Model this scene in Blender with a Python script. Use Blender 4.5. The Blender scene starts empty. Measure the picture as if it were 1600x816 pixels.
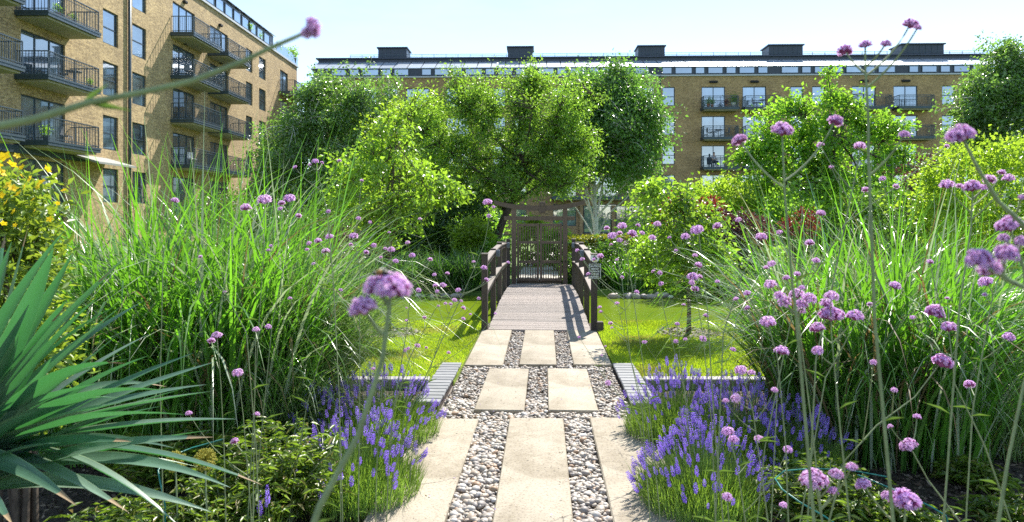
import bpy, math, random
import numpy as np
from mathutils import Vector, Matrix, Quaternion

rng = np.random.default_rng(7)
random.seed(7)
R = math.radians
SC = bpy.context.scene
COL = SC.collection

# ------------------------------------------------------------------ camera
F = 1100.0            # focal length in photograph pixels (1600 wide)
HZ = 340.0            # horizon row of the photograph
EYE = 1.6
cam_d = bpy.data.cameras.new('camera')
cam_d.sensor_width = 36.0
cam_d.lens = 36.0 * F / 1600.0
cam_d.shift_y = -(408 - HZ) / 1600.0
cam_d.clip_start = 0.05
cam_d.clip_end = 3000
cam_d.dof.use_dof = True
cam_d.dof.focus_distance = 6.0
cam_d.dof.aperture_fstop = 6.3
cam = bpy.data.objects.new('camera', cam_d)
cam.location = (0, 0, EYE)
cam.rotation_euler = (R(90), 0, 0)
COL.objects.link(cam)
SC.camera = cam

# ------------------------------------------------------------------ sky, sun, exposure
SUN_EL, SUN_AZ = 48.0, 24.0        # azimuth measured from +Y towards +X
sdir = Vector((math.cos(R(SUN_EL)) * math.sin(R(SUN_AZ)), math.cos(R(SUN_EL)) * math.cos(R(SUN_AZ)), math.sin(R(SUN_EL))))
world = bpy.data.worlds.new('World')
SC.world = world
world.use_nodes = True
wn = world.node_tree
wn.nodes.clear()
sky = wn.nodes.new('ShaderNodeTexSky')
sky.sky_type = 'NISHITA'
sky.sun_disc = False
sky.sun_elevation = R(SUN_EL)
sky.sun_rotation = R(SUN_AZ)
sky.air_density = 0.85
sky.dust_density = 0.0
sky.ozone_density = 1.0
bg = wn.nodes.new('ShaderNodeBackground')
bg.inputs['Strength'].default_value = 0.115
# thin high cloud, all over the sky
wtc = wn.nodes.new('ShaderNodeTexCoord')
wmp = wn.nodes.new('ShaderNodeMapping')
wmp.inputs['Scale'].default_value = (1.6, 2.2, 6.0)
wnz = wn.nodes.new('ShaderNodeTexNoise')
wnz.inputs['Scale'].default_value = 1.7
wnz.inputs['Detail'].default_value = 7
wnz.inputs['Roughness'].default_value = 0.62
wrp = wn.nodes.new('ShaderNodeValToRGB')
wrp.color_ramp.elements[0].position = 0.42
wrp.color_ramp.elements[0].color = (0.04, 0.04, 0.04, 1)
wrp.color_ramp.elements[1].position = 0.72
wrp.color_ramp.elements[1].color = (0.6, 0.6, 0.6, 1)
wmx = wn.nodes.new('ShaderNodeMix')
wmx.data_type = 'RGBA'
wmx.inputs['B'].default_value = (3.1, 3.5, 3.6, 1)
out = wn.nodes.new('ShaderNodeOutputWorld')
wn.links.new(wtc.outputs['Generated'], wmp.inputs['Vector'])
wn.links.new(wmp.outputs['Vector'], wnz.inputs['Vector'])
wn.links.new(wnz.outputs['Fac'], wrp.inputs['Fac'])
wn.links.new(wrp.outputs['Color'], wmx.inputs['Factor'])
wn.links.new(sky.outputs['Color'], wmx.inputs['A'])
wn.links.new(wmx.outputs['Result'], bg.inputs['Color'])
wn.links.new(bg.outputs['Background'], out.inputs['Surface'])

sun_d = bpy.data.lights.new('sun', 'SUN')
sun_d.energy = 4.0
sun_d.angle = R(0.53)
sun_d.color = (1.0, 0.95, 0.86)
sun = bpy.data.objects.new('sun', sun_d)
sun.rotation_euler = (-sdir).to_track_quat('-Z', 'Y').to_euler()
sun.location = (30, 40, 60)
COL.objects.link(sun)

SC.view_settings.view_transform = 'Standard'
SC.view_settings.look = 'None'
SC.view_settings.gamma = 1
SC.view_settings.exposure = 1.45
SC.render.engine = 'CYCLES'
SC.cycles.max_bounces = 10
SC.cycles.diffuse_bounces = 6
SC.cycles.glossy_bounces = 3
SC.cycles.transmission_bounces = 4
SC.cycles.transparent_max_bounces = 6
SC.cycles.use_denoising = False
SC.cycles.sample_clamp_indirect = 6

# ------------------------------------------------------------------ helpers
def P(px, py, D):
    """photograph pixel at a distance -> point in the garden"""
    return Vector(((px - 800) / F * D, D, EYE - (py - HZ) / F * D))

def GX(px, D):
    return (px - 800) / F * D

def tag(o, label=None, cat=None, group=None, kind=None):
    if label: o['label'] = label
    if cat: o['category'] = cat
    if group: o['group'] = group
    if kind: o['kind'] = kind
    return o

def link(o, parent=None):
    COL.objects.link(o)
    if parent is not None: o.parent = parent
    return o

def empty(name, loc=(0, 0, 0), rz=0.0):
    o = bpy.data.objects.new(name, None)
    o.empty_display_size = 0.1
    o.location = loc
    o.rotation_euler = (0, 0, rz)
    return link(o)

def put(name, me, parent=None, loc=(0, 0, 0), rot=None, scale=None):
    o = bpy.data.objects.new(name, me)
    o.location = loc
    if rot is not None: o.rotation_euler = rot
    if scale is not None: o.scale = scale if hasattr(scale, '__len__') else (scale,) * 3
    return link(o, parent)

def np_mesh(name, V, Fa, mat=None, smooth=False, mi=None):
    """V (n,3), Fa (m,k) arrays -> mesh; fast for big things"""
    V = np.asarray(V, np.float32).reshape(-1, 3)
    Fa = np.asarray(Fa, np.int32)
    m, k = Fa.shape
    me = bpy.data.meshes.new(name)
    me.vertices.add(len(V)); me.vertices.foreach_set('co', V.ravel())
    me.loops.add(m * k); me.loops.foreach_set('vertex_index', Fa.ravel())
    me.polygons.add(m)
    me.polygons.foreach_set('loop_start', np.arange(0, m * k, k, dtype=np.int32))
    me.polygons.foreach_set('loop_total', np.full(m, k, np.int32))
    if smooth: me.polygons.foreach_set('use_smooth', np.ones(m, bool))
    if mat is not None:
        for x in (mat if isinstance(mat, (list, tuple)) else [mat]): me.materials.append(x)
    if mi is not None: me.polygons.foreach_set('material_index', np.asarray(mi, np.int32))
    me.update(calc_edges=True)
    return me

class MB:
    def __init__(s): s.v = []; s.f = []; s.m = []; s.sm = []
    def add(s, vs, fs, m=0, smooth=False):
        b = len(s.v); s.v += [tuple(p) for p in vs]
        for f in fs:
            s.f.append([b + i for i in f]); s.m.append(m); s.sm.append(smooth)
        return s
    def box(s, x0, x1, y0, y1, z0, z1, m=0, bev=0.0):
        if bev > 0:
            b = bev
            vs = []
            for (z, i) in ((z0, b), (z0 + b, 0), (z1 - b, 0), (z1, b)):
                vs += [(x0 + i, y0 + i, z), (x1 - i, y0 + i, z), (x1 - i, y1 - i, z), (x0 + i, y1 - i, z)]
            fs = [(3, 2, 1, 0), (12, 13, 14, 15)]
            for k in range(3):
                for j in range(4):
                    a, c = k * 4 + j, k * 4 + (j + 1) % 4
                    fs.append((a, c, c + 4, a + 4))
            return s.add(vs, fs, m)
        vs = [(x0, y0, z0), (x1, y0, z0), (x1, y1, z0), (x0, y1, z0), (x0, y0, z1), (x1, y0, z1), (x1, y1, z1), (x0, y1, z1)]
        return s.add(vs, [(3, 2, 1, 0), (4, 5, 6, 7), (0, 1, 5, 4), (1, 2, 6, 5), (2, 3, 7, 6), (3, 0, 4, 7)], m)
    def tube(s, pts, rad, sides=6, m=0, cap=True):
        pts = [Vector(p) for p in pts]
        n = len(pts)
        if not hasattr(rad, '__len__'): rad = [rad] * n
        ref = Vector((0.3, 0.2, 1)).normalized()
        vs = []
        for i in range(n):
            t = (pts[min(i + 1, n - 1)] - pts[max(i - 1, 0)])
            if t.length < 1e-9: t = Vector((0, 0, 1))
            t.normalize()
            r = ref if abs(t.dot(ref)) < 0.95 else Vector((1, 0, 0))
            a = t.cross(r).normalized(); b = t.cross(a)
            for k in range(sides):
                an = 2 * math.pi * k / sides
                vs.append(pts[i] + (a * math.cos(an) + b * math.sin(an)) * rad[i])
        fs = []
        for i in range(n - 1):
            for k in range(sides):
                k2 = (k + 1) % sides
                fs.append((i * sides + k, i * sides + k2, (i + 1) * sides + k2, (i + 1) * sides + k))
        if cap:
            fs.append(tuple(range(sides))[::-1]); fs.append(tuple((n - 1) * sides + k for k in range(sides)))
        return s.add(vs, fs, m, True)
    def mesh(s, name, mats):
        me = bpy.data.meshes.new(name)
        me.from_pydata(s.v, [], s.f)
        for x in (mats if isinstance(mats, (list, tuple)) else [mats]): me.materials.append(x)
        me.polygons.foreach_set('material_index', s.m)
        me.polygons.foreach_set('use_smooth', s.sm)
        me.update()
        return me
    def build(s, name, mats, parent=None, loc=(0, 0, 0), rot=None):
        return put(name, s.mesh(name, mats), parent, loc, rot)

# ------------------------------------------------------------------ materials
def nmat(name):
    m = bpy.data.materials.new(name)
    m.use_nodes = True
    nt = m.node_tree
    b = nt.nodes.get('Principled BSDF')
    return m, nt, b

def ramp(nt, stops, src=None, interp='LINEAR'):
    r = nt.nodes.new('ShaderNodeValToRGB')
    cr = r.color_ramp
    cr.interpolation = interp
    while len(cr.elements) < len(stops): cr.elements.new(0.5)
    for e, (p, c) in zip(cr.elements, stops):
        e.position = p; e.color = (c[0], c[1], c[2], 1)
    if src is not None: nt.links.new(src, r.inputs['Fac'])
    return r

def noise(nt, scale, detail=3, rough=0.55, vec=None):
    n = nt.nodes.new('ShaderNodeTexNoise')
    n.inputs['Scale'].default_value = scale
    n.inputs['Detail'].default_value = detail
    n.inputs['Roughness'].default_value = rough
    if vec is not None: nt.links.new(vec, n.inputs['Vector'])
    return n

def mixc(nt, fac, a, b, mode='MIX'):
    m = nt.nodes.new('ShaderNodeMix'); m.data_type = 'RGBA'; m.blend_type = mode
    for s, v in (('Factor', fac), ('A', a), ('B', b)):
        if hasattr(v, 'is_output'): nt.links.new(v, m.inputs[s])
        elif isinstance(v, (int, float)): m.inputs[s].default_value = v
        else: m.inputs[s].default_value = (v[0], v[1], v[2], 1)
    return m.outputs['Result']

def bump(nt, b, h, strength=0.3, dist=0.01):
    n = nt.nodes.new('ShaderNodeBump')
    n.inputs['Strength'].default_value = strength
    n.inputs['Distance'].default_value = dist
    nt.links.new(h, n.inputs['Height'])
    nt.links.new(n.outputs['Normal'], b.inputs['Normal'])

def texco(nt, kind='Object'):
    return nt.nodes.new('ShaderNodeTexCoord').outputs[kind]

def plain(name, col, rough=0.6, metal=0.0, var=0.15, scale=8.0, spec=0.5, bmp=0.0):
    m, nt, b = nmat(name)
    n = noise(nt, scale, 4, 0.6, texco(nt))
    r = ramp(nt, [(0.3, [c * (1 - var) for c in col]), (0.7, [min(1, c * (1 + var)) for c in col])], n.outputs['Fac'])
    nt.links.new(r.outputs['Color'], b.inputs['Base Color'])
    b.inputs['Roughness'].default_value = rough
    b.inputs['Metallic'].default_value = metal
    b.inputs['Specular IOR Level'].default_value = spec
    if bmp: bump(nt, b, n.outputs['Fac'], bmp, 0.01)
    return m

def leafmat(name, cols, tcol, trans=0.45, rough=0.42, spec=0.5):
    """leaf: reflects in its own colour and lets light through; every leaf has its own shade"""
    m, nt, b = nmat(name)
    g = nt.nodes.new('ShaderNodeNewGeometry')
    stops = [(i / max(1, len(cols) - 1), c) for i, c in enumerate(cols)]
    r = ramp(nt, stops, g.outputs['Random Per Island'])
    n = noise(nt, 0.9, 2, 0.5, texco(nt))
    v = ramp(nt, [(0.3, (0.72, 0.72, 0.72)), (0.7, (1.2, 1.2, 1.2))], n.outputs['Fac'])
    c = mixc(nt, 1.0, r.outputs['Color'], v.outputs['Color'], 'MULTIPLY')
    nt.links.new(c, b.inputs['Base Color'])
    b.inputs['Roughness'].default_value = rough
    b.inputs['Specular IOR Level'].default_value = spec
    t = nt.nodes.new('ShaderNodeBsdfTranslucent')
    tc = mixc(nt, 1.0, tcol, v.outputs['Color'], 'MULTIPLY')
    nt.links.new(tc, t.inputs['Color'])
    mx = nt.nodes.new('ShaderNodeMixShader')
    mx.inputs['Fac'].default_value = trans
    nt.links.new(b.outputs['BSDF'], mx.inputs[1]); nt.links.new(t.outputs['BSDF'], mx.inputs[2])
    nt.links.new(mx.outputs['Shader'], nt.nodes['Material Output'].inputs['Surface'])
    return m

def brickmat(name, axis, c1, c2, mortar):
    m, nt, b = nmat(name)
    sp = nt.nodes.new('ShaderNodeSeparateXYZ'); nt.links.new(texco(nt), sp.inputs[0])
    cb = nt.nodes.new('ShaderNodeCombineXYZ')
    nt.links.new(sp.outputs[axis], cb.inputs[0]); nt.links.new(sp.outputs['Z'], cb.inputs[1])
    br = nt.nodes.new('ShaderNodeTexBrick')
    nt.links.new(cb.outputs[0], br.inputs['Vector'])
    br.inputs['Color1'].default_value = (*c1, 1); br.inputs['Color2'].default_value = (*c2, 1)
    br.inputs['Mortar'].default_value = (*mortar, 1)
    br.inputs['Scale'].default_value = 1.0
    br.inputs['Brick Width'].default_value = 0.225
    br.inputs['Row Height'].default_value = 0.075
    br.inputs['Mortar Size'].default_value = 0.008
    br.inputs['Bias'].default_value = -0.1
    n = noise(nt, 0.5, 6, 0.7, texco(nt))
    v = ramp(nt, [(0.3, (0.74, 0.72, 0.70)), (0.7, (1.18, 1.16, 1.12))], n.outputs['Fac'])
    n2 = noise(nt, 7.0, 3, 0.7, texco(nt))
    v2 = ramp(nt, [(0.3, (0.55, 0.53, 0.5)), (0.7, (1.35, 1.35, 1.35))], n2.outputs['Fac'])
    c = mixc(nt, 1.0, br.outputs['Color'], v.outputs['Color'], 'MULTIPLY')
    c = mixc(nt, 0.8, c, v2.outputs['Color'], 'MULTIPLY')
    nt.links.new(c, b.inputs['Base Color'])
    b.inputs['Roughness'].default_value = 0.9
    bump(nt, b, br.outputs['Fac'], 0.4, 0.01)
    return m

M = {}
M['brick_left'] = brickmat('brick_left', 'Y', (0.52, 0.37, 0.175), (0.28, 0.185, 0.08), (0.40, 0.33, 0.23))
M['brick_far'] = brickmat('brick_far', 'X', (0.47, 0.315, 0.15), (0.30, 0.19, 0.085), (0.38, 0.295, 0.19))
M['frame'] = plain('window_frame_paint', (0.035, 0.055, 0.075), 0.4, 0.0, 0.1)
M['steel'] = plain('balcony_steel', (0.05, 0.075, 0.095), 0.45, 0.2, 0.15)
M['soffit'] = plain('balcony_soffit', (0.34, 0.30, 0.20), 0.8, 0.0, 0.12, 3)
M['roofdark'] = plain('roof_sheet', (0.035, 0.045, 0.07), 0.45, 0.1, 0.15, 2)
M['zinc'] = plain('zinc_panel', (0.55, 0.60, 0.65), 0.35, 0.5, 0.06, 1.5)
M['ledge'] = plain('stone_ledge', (0.45, 0.47, 0.50), 0.7, 0, 0.1)
M['dark'] = plain('dark_interior', (0.02, 0.02, 0.022), 0.9, 0, 0.1)
M['white'] = plain('white_paint', (0.75, 0.75, 0.73), 0.5, 0, 0.05)
M['black'] = plain('black_plate', (0.012, 0.013, 0.016), 0.35, 0, 0.1)
M['awning'] = plain('awning_cloth', (0.27, 0.27, 0.25), 0.8, 0, 0.1)

def glassmat(name, base, refl, seed):
    m, nt, b = nmat(name)
    oi = nt.nodes.new('ShaderNodeObjectInfo')
    r = ramp(nt, [(0.0, [c * 0.35 for c in base]), (0.45, base), (0.8, [min(1, c * 1.8 + 0.05) for c in base]), (1.0, [c * 0.6 for c in base])], oi.outputs['Random'])
    # curtains and room behind the glass: soft vertical bands
    n = noise(nt, 1.1 + seed, 2, 0.5, texco(nt))
    v = ramp(nt, [(0.35, (0.5, 0.5, 0.5)), (0.65, (1.5, 1.5, 1.45))], n.outputs['Fac'])
    c = mixc(nt, 1.0, r.outputs['Color'], v.outputs['Color'], 'MULTIPLY')
    nt.links.new(c, b.inputs['Base Color'])
    b.inputs['Roughness'].default_value = 0.25
    g = nt.nodes.new('ShaderNodeBsdfGlossy')
    g.inputs['Roughness'].default_value = 0.02
    g.inputs['Color'].default_value = (0.9, 0.95, 1.0, 1)
    nw = noise(nt, 0.7, 1, 0.4, texco(nt))
    bn = nt.nodes.new('ShaderNodeBump'); bn.inputs['Strength'].default_value = 0.04; bn.inputs['Distance'].default_value = 0.05
    nt.links.new(nw.outputs['Fac'], bn.inputs['Height']); nt.links.new(bn.outputs['Normal'], g.inputs['Normal'])
    mx = nt.nodes.new('ShaderNodeMixShader'); mx.inputs['Fac'].default_value = refl
    nt.links.new(b.outputs['BSDF'], mx.inputs[1]); nt.links.new(g.outputs['BSDF'], mx.inputs[2])
    nt.links.new(mx.outputs['Shader'], nt.nodes['Material Output'].inputs['Surface'])
    return m
M['glass_far'] = glassmat('glass_far', (0.05, 0.085, 0.13), 0.34, 0.0)
M['glass_left'] = glassmat('glass_left', (0.03, 0.06, 0.08), 0.30, 0.3)
M['glass_roof'] = glassmat('glass_roof', (0.55, 0.62, 0.68), 0.35, 0.1)

# ground, soil, water
m, nt, b = nmat('ground_grass')
n1 = noise(nt, 0.35, 5, 0.6, texco(nt)); n2 = noise(nt, 30, 3, 0.6, texco(nt))
r1 = ramp(nt, [(0.3, (0.05, 0.10, 0.012)), (0.7, (0.12, 0.20, 0.02))], n1.outputs['Fac'])
r2 = ramp(nt, [(0.3, (0.6, 0.6, 0.6)), (0.7, (1.3, 1.3, 1.2))], n2.outputs['Fac'])
nt.links.new(mixc(nt, 1, r1.outputs['Color'], r2.outputs['Color'], 'MULTIPLY'), b.inputs['Base Color'])
b.inputs['Roughness'].default_value = 0.9
M['ground'] = m
m, nt, b = nmat('lawn_turf')
n1 = noise(nt, 1.6, 6, 0.75, texco(nt)); n2 = noise(nt, 60, 3, 0.6, texco(nt))
r1 = ramp(nt, [(0.3, (0.20, 0.30, 0.02)), (0.55, (0.26, 0.37, 0.025)), (0.75, (0.34, 0.36, 0.07))], n1.outputs['Fac'])
r2 = ramp(nt, [(0.3, (0.6, 0.6, 0.6)), (0.7, (1.3, 1.3, 1.2))], n2.outputs['Fac'])
nt.links.new(mixc(nt, 1, r1.outputs['Color'], r2.outputs['Color'], 'MULTIPLY'), b.inputs['Base Color'])
b.inputs['Roughness'].default_value = 0.9
M['lawn'] = m
m, nt, b = nmat('bark_soil')
n1 = noise(nt, 25, 6, 0.7, texco(nt)); n2 = noise(nt, 2.0, 3, 0.6, texco(nt))
r1 = ramp(nt, [(0.3, (0.016, 0.012, 0.009)), (0.6, (0.065, 0.047, 0.034)), (0.8, (0.15, 0.115, 0.085))], n1.outputs['Fac'])
nt.links.new(r1.outputs['Color'], b.inputs['Base Color'])
b.inputs['Roughness'].default_value = 0.95
bump(nt, b, n1.outputs['Fac'], 0.9, 0.03)
M['soil'] = m
m, nt, b = nmat('pond_water')
n1 = noise(nt, 0.5, 4, 0.6, texco(nt))
mp = nt.nodes.new('ShaderNodeMapping'); mp.inputs['Scale'].default_value = (1.2, 4.5, 1); nt.links.new(texco(nt), mp.inputs['Vector'])
n2 = noise(nt, 3.0, 3, 0.55, mp.outputs['Vector'])
r1 = ramp(nt, [(0.3, (0.115, 0.18, 0.008)), (0.7, (0.16, 0.23, 0.012))], n1.outputs['Fac'])
nt.links.new(r1.outputs['Color'], b.inputs['Base Color'])
b.inputs['Roughness'].default_value = 0.16
b.inputs['Specular IOR Level'].default_value = 0.12
bump(nt, b, n2.outputs['Fac'], 0.35, 0.03)
M['water'] = m
# slabs
m, nt, b = nmat('buff_concrete')
n1 = noise(nt, 2.2, 6, 0.65, texco(nt)); n2 = noise(nt, 60, 4, 0.7, texco(nt)); n3 = noise(nt, 38, 2, 0.5, texco(nt))
vo = nt.nodes.new('ShaderNodeTexVoronoi'); vo.inputs['Scale'].default_value = 26; nt.links.new(texco(nt), vo.inputs['Vector'])
oi = nt.nodes.new('ShaderNodeObjectInfo')
r1 = ramp(nt, [(0.25, (0.255, 0.22, 0.168)), (0.5, (0.335, 0.294, 0.232)), (0.75, (0.39, 0.35, 0.285))], n1.outputs['Fac'])
r2 = ramp(nt, [(0.32, (0.45, 0.40, 0.35)), (0.47, (1, 1, 1)), (0.75, (1.12, 1.1, 1.06))], n2.outputs['Fac'])
r3 = ramp(nt, [(0.0, (0.62, 0.52, 0.45)), (0.14, (1, 1, 1))], vo.outputs['Distance'])
r4 = ramp(nt, [(0.0, (0.90, 0.89, 0.87)), (1.0, (1.06, 1.05, 1.03))], oi.outputs['Random'])
c = mixc(nt, 1, r1.outputs['Color'], r2.outputs['Color'], 'MULTIPLY')
c = mixc(nt, 0.85, c, r3.outputs['Color'], 'MULTIPLY')
c = mixc(nt, 1, c, r4.outputs['Color'], 'MULTIPLY')
n5 = noise(nt, 1.3, 7, 0.75, texco(nt)); r5 = ramp(nt, [(0.38, (0.64, 0.60, 0.53)), (0.52, (1, 1, 1)), (0.75, (1.05, 1.04, 1.02))], n5.outputs['Fac'])
c = mixc(nt, 0.85, c, r5.outputs['Color'], 'MULTIPLY')
n6 = noise(nt, 14, 5, 0.7, texco(nt)); r6 = ramp(nt, [(0.30, (0.55, 0.50, 0.42)), (0.40, (1, 1, 1))], n6.outputs['Fac'])
c = mixc(nt, 0.7, c, r6.outputs['Color'], 'MULTIPLY')
nt.links.new(c, b.inputs['Base Color'])
b.inputs['Roughness'].default_value = 0.85
bump(nt, b, n2.outputs['Fac'], 0.6, 0.004)
M['slab'] = m
def pebblemat(name, src):
    m, nt, b = nmat(name)
    if src == 'island':
        s = nt.nodes.new('ShaderNodeNewGeometry').outputs['Random Per Island']
    else:
        s = nt.nodes.new('ShaderNodeObjectInfo').outputs['Random']
    r = ramp(nt, [(0, (0.37, 0.325, 0.275)), (0.18, (0.29, 0.25, 0.215)), (0.34, (0.45, 0.41, 0.365)), (0.48, (0.36, 0.285, 0.22)), (0.6, (0.25, 0.22, 0.20)), (0.70, (0.40, 0.34, 0.275)), (0.85, (0.33, 0.215, 0.135)), (0.9, (0.50, 0.465, 0.43)), (0.97, (0.33, 0.295, 0.27))], s, 'CONSTANT')
    n = noise(nt, 60, 3, 0.6, texco(nt))
    v = ramp(nt, [(0.3, (0.8, 0.8, 0.8)), (0.7, (1.12, 1.12, 1.12))], n.outputs['Fac'])
    nt.links.new(mixc(nt, 1, r.outputs['Color'], v.outputs['Color'], 'MULTIPLY'), b.inputs['Base Color'])
    b.inputs['Roughness'].default_value = 0.6
    return m
M['pebble'] = pebblemat('pebble_stone', 'object')
M['gravel'] = pebblemat('gravel_stone', 'island')
m, nt, b = nmat('gravel_bed')
n1 = noise(nt, 45, 4, 0.7, texco(nt))
r1 = ramp(nt, [(0.3, (0.10, 0.085, 0.07)), (0.7, (0.30, 0.27, 0.24))], n1.outputs['Fac'])
nt.links.new(r1.outputs['Color'], b.inputs['Base Color']); b.inputs['Roughness'].default_value = 0.95
bump(nt, b, n1.outputs['Fac'], 0.8, 0.02)
M['gravelbed'] = m
def woodmat(name, col, axis_scale, var=0.3, rough=0.75):
    m, nt, b = nmat(name)
    mp = nt.nodes.new('ShaderNodeMapping'); mp.inputs['Scale'].default_value = axis_scale
    nt.links.new(texco(nt), mp.inputs['Vector'])
    oi = nt.nodes.new('ShaderNodeObjectInfo')
    n = noise(nt, 6, 5, 0.65, mp.outputs['Vector'])
    r = ramp(nt, [(0.28, [c * (1 - var) for c in col]), (0.72, [c * (1 + var) for c in col])], n.outputs['Fac'])
    v = ramp(nt, [(0, (0.8, 0.8, 0.8)), (1, (1.18, 1.16, 1.14))], oi.outputs['Random'])
    nt.links.new(mixc(nt, 1, r.outputs['Color'], v.outputs['Color'], 'MULTIPLY'), b.inputs['Base Color'])
    b.inputs['Roughness'].default_value = rough
    bump(nt, b, n.outputs['Fac'], 0.3, 0.004)
    return m
M['deck'] = woodmat('weathered_deck', (0.28, 0.24, 0.215), (1, 14, 14))
M['rail'] = woodmat('stained_timber', (0.062, 0.043, 0.036), (9, 9, 1.2), 0.35)
M['railtop'] = woodmat('lit_rail_top', (0.20, 0.165, 0.14), (9, 1.2, 9), 0.3)  # sunlight on the rail tops put into a paler timber colour
M['gatewood'] = woodmat('gate_timber', (0.125, 0.082, 0.058), (9, 9, 1.2), 0.35)
M['silver'] = woodmat('silver_timber', (0.185, 0.19, 0.20), (1.5, 14, 14), 0.35)
M['sleeper'] = woodmat('bleached_sleeper', (0.27, 0.26, 0.245), (1.5, 12, 12), 0.3)
M['capblue'] = plain('post_cap', (0.12, 0.14, 0.18), 0.5, 0.2, 0.15)
M['bark'] = plain('tree_bark', (0.075, 0.058, 0.045), 0.9, 0, 0.45, 14, 0.3, 0.6)
M['barkthin'] = plain('young_bark', (0.09, 0.07, 0.05), 0.85, 0, 0.4, 20, 0.3, 0.4)
m, nt, b = nmat('birch_bark')
mp = nt.nodes.new('ShaderNodeMapping'); mp.inputs['Scale'].default_value = (2, 2, 9); nt.links.new(texco(nt), mp.inputs['Vector'])
n1 = noise(nt, 3, 5, 0.7, mp.outputs['Vector'])
r1 = ramp(nt, [(0.30, (0.07, 0.06, 0.05)), (0.38, (0.55, 0.52, 0.48)), (0.8, (0.74, 0.72, 0.69))], n1.outputs['Fac'])
nt.links.new(r1.outputs['Color'], b.inputs['Base Color']); b.inputs['Roughness'].default_value = 0.75
M['birchbark'] = m

# foliage
L = {}
L['birch'] = leafmat('birch_leaf', [(0.07, 0.135, 0.045), (0.12, 0.21, 0.065), (0.19, 0.28, 0.10)], (0.26, 0.48, 0.06), 0.48, 0.25, 0.9)
L['robinia'] = leafmat('feathery_leaf', [(0.08, 0.17, 0.035), (0.14, 0.25, 0.05), (0.24, 0.34, 0.08)], (0.34, 0.58, 0.045), 0.54, 0.32, 0.6)
L['darkbirch'] = leafmat('dark_birch_leaf', [(0.055, 0.12, 0.035), (0.095, 0.18, 0.05), (0.15, 0.24, 0.075)], (0.22, 0.46, 0.05), 0.48, 0.28, 0.8)
L['apple'] = leafmat('apple_leaf', [(0.05, 0.11, 0.02), (0.11, 0.20, 0.03), (0.16, 0.27, 0.04), (0.24, 0.35, 0.06)], (0.38, 0.62, 0.04), 0.5, 0.32, 0.6)
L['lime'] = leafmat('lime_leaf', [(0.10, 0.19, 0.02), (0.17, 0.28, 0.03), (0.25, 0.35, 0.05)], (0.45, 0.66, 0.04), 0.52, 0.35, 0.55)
L['mid'] = leafmat('mid_green_leaf', [(0.05, 0.12, 0.02), (0.10, 0.21, 0.03), (0.15, 0.28, 0.045), (0.22, 0.35, 0.065)], (0.36, 0.66, 0.04), 0.55, 0.3, 0.6)
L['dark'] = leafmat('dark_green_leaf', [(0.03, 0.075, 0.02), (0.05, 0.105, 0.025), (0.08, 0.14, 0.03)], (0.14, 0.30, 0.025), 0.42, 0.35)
L['purple'] = leafmat('purple_leaf', [(0.051, 0.023, 0.032), (0.087, 0.043, 0.051), (0.145, 0.087, 0.080)], (0.174, 0.051, 0.051), 0.3, 0.35)
L['red'] = leafmat('red_leaf', [(0.09, 0.010, 0.016), (0.16, 0.022, 0.03), (0.07, 0.03, 0.025)], (0.30, 0.022, 0.03), 0.4, 0.4)
L['hyper'] = leafmat('yellow_shrub_leaf', [(0.102, 0.189, 0.029), (0.174, 0.275, 0.043), (0.246, 0.362, 0.058)], (0.435, 0.580, 0.043), 0.4, 0.4)
L['miscanthus'] = leafmat('grass_blade', [(0.05, 0.13, 0.025), (0.09, 0.205, 0.035), (0.15, 0.275, 0.065)], (0.20, 0.50, 0.025), 0.45, 0.27, 0.8)
L['fine'] = leafmat('fine_grass_blade', [(0.10, 0.175, 0.06), (0.17, 0.255, 0.09), (0.27, 0.35, 0.17)], (0.28, 0.46, 0.08), 0.44, 0.27, 0.8)
L['vleaf'] = leafmat('verbena_leaf', [(0.06, 0.11, 0.03), (0.10, 0.16, 0.04)], (0.16, 0.28, 0.03), 0.35, 0.4)
L['pale'] = leafmat('glint_blade', [(0.30, 0.36, 0.22), (0.42, 0.47, 0.34)], (0.40, 0.50, 0.25), 0.35, 0.3, 0.6)  # whitish highlights on the grass, painted as the colour of some blades
L['dry'] = leafmat('dry_blade', [(0.144, 0.102, 0.054), (0.240, 0.180, 0.096)], (0.300, 0.204, 0.072), 0.3, 0.6, 0.3)
L['turf'] = leafmat('turf_blade', [(0.22, 0.32, 0.018), (0.30, 0.41, 0.024), (0.38, 0.43, 0.06)], (0.50, 0.66, 0.02), 0.42, 0.45, 0.4)
L['turfdry'] = leafmat('dry_turf_blade', [(0.30, 0.30, 0.06), (0.40, 0.36, 0.11)], (0.5, 0.45, 0.1), 0.4, 0.5, 0.3)
L['lavleaf'] = leafmat('lavender_leaf', [(0.131, 0.232, 0.043), (0.189, 0.304, 0.072), (0.261, 0.377, 0.116)], (0.319, 0.522, 0.043), 0.35, 0.5)
L['peony'] = leafmat('peony_leaf', [(0.07, 0.14, 0.02), (0.12, 0.20, 0.03), (0.20, 0.27, 0.05), (0.22, 0.15, 0.05)], (0.26, 0.42, 0.03), 0.4, 0.35)
L['strap'] = leafmat('strap_leaf', [(0.029, 0.087, 0.022), (0.051, 0.123, 0.029), (0.087, 0.174, 0.043)], (0.131, 0.319, 0.029), 0.35, 0.35)
L['phormium'] = leafmat('yellow_strap_leaf', [(0.232, 0.275, 0.029), (0.377, 0.362, 0.043)], (0.580, 0.522, 0.043), 0.4, 0.35)
L['hedge'] = leafmat('hedge_leaf', [(0.078, 0.117, 0.016), (0.130, 0.169, 0.021), (0.260, 0.260, 0.026)], (0.390, 0.416, 0.026), 0.35, 0.4)

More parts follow.
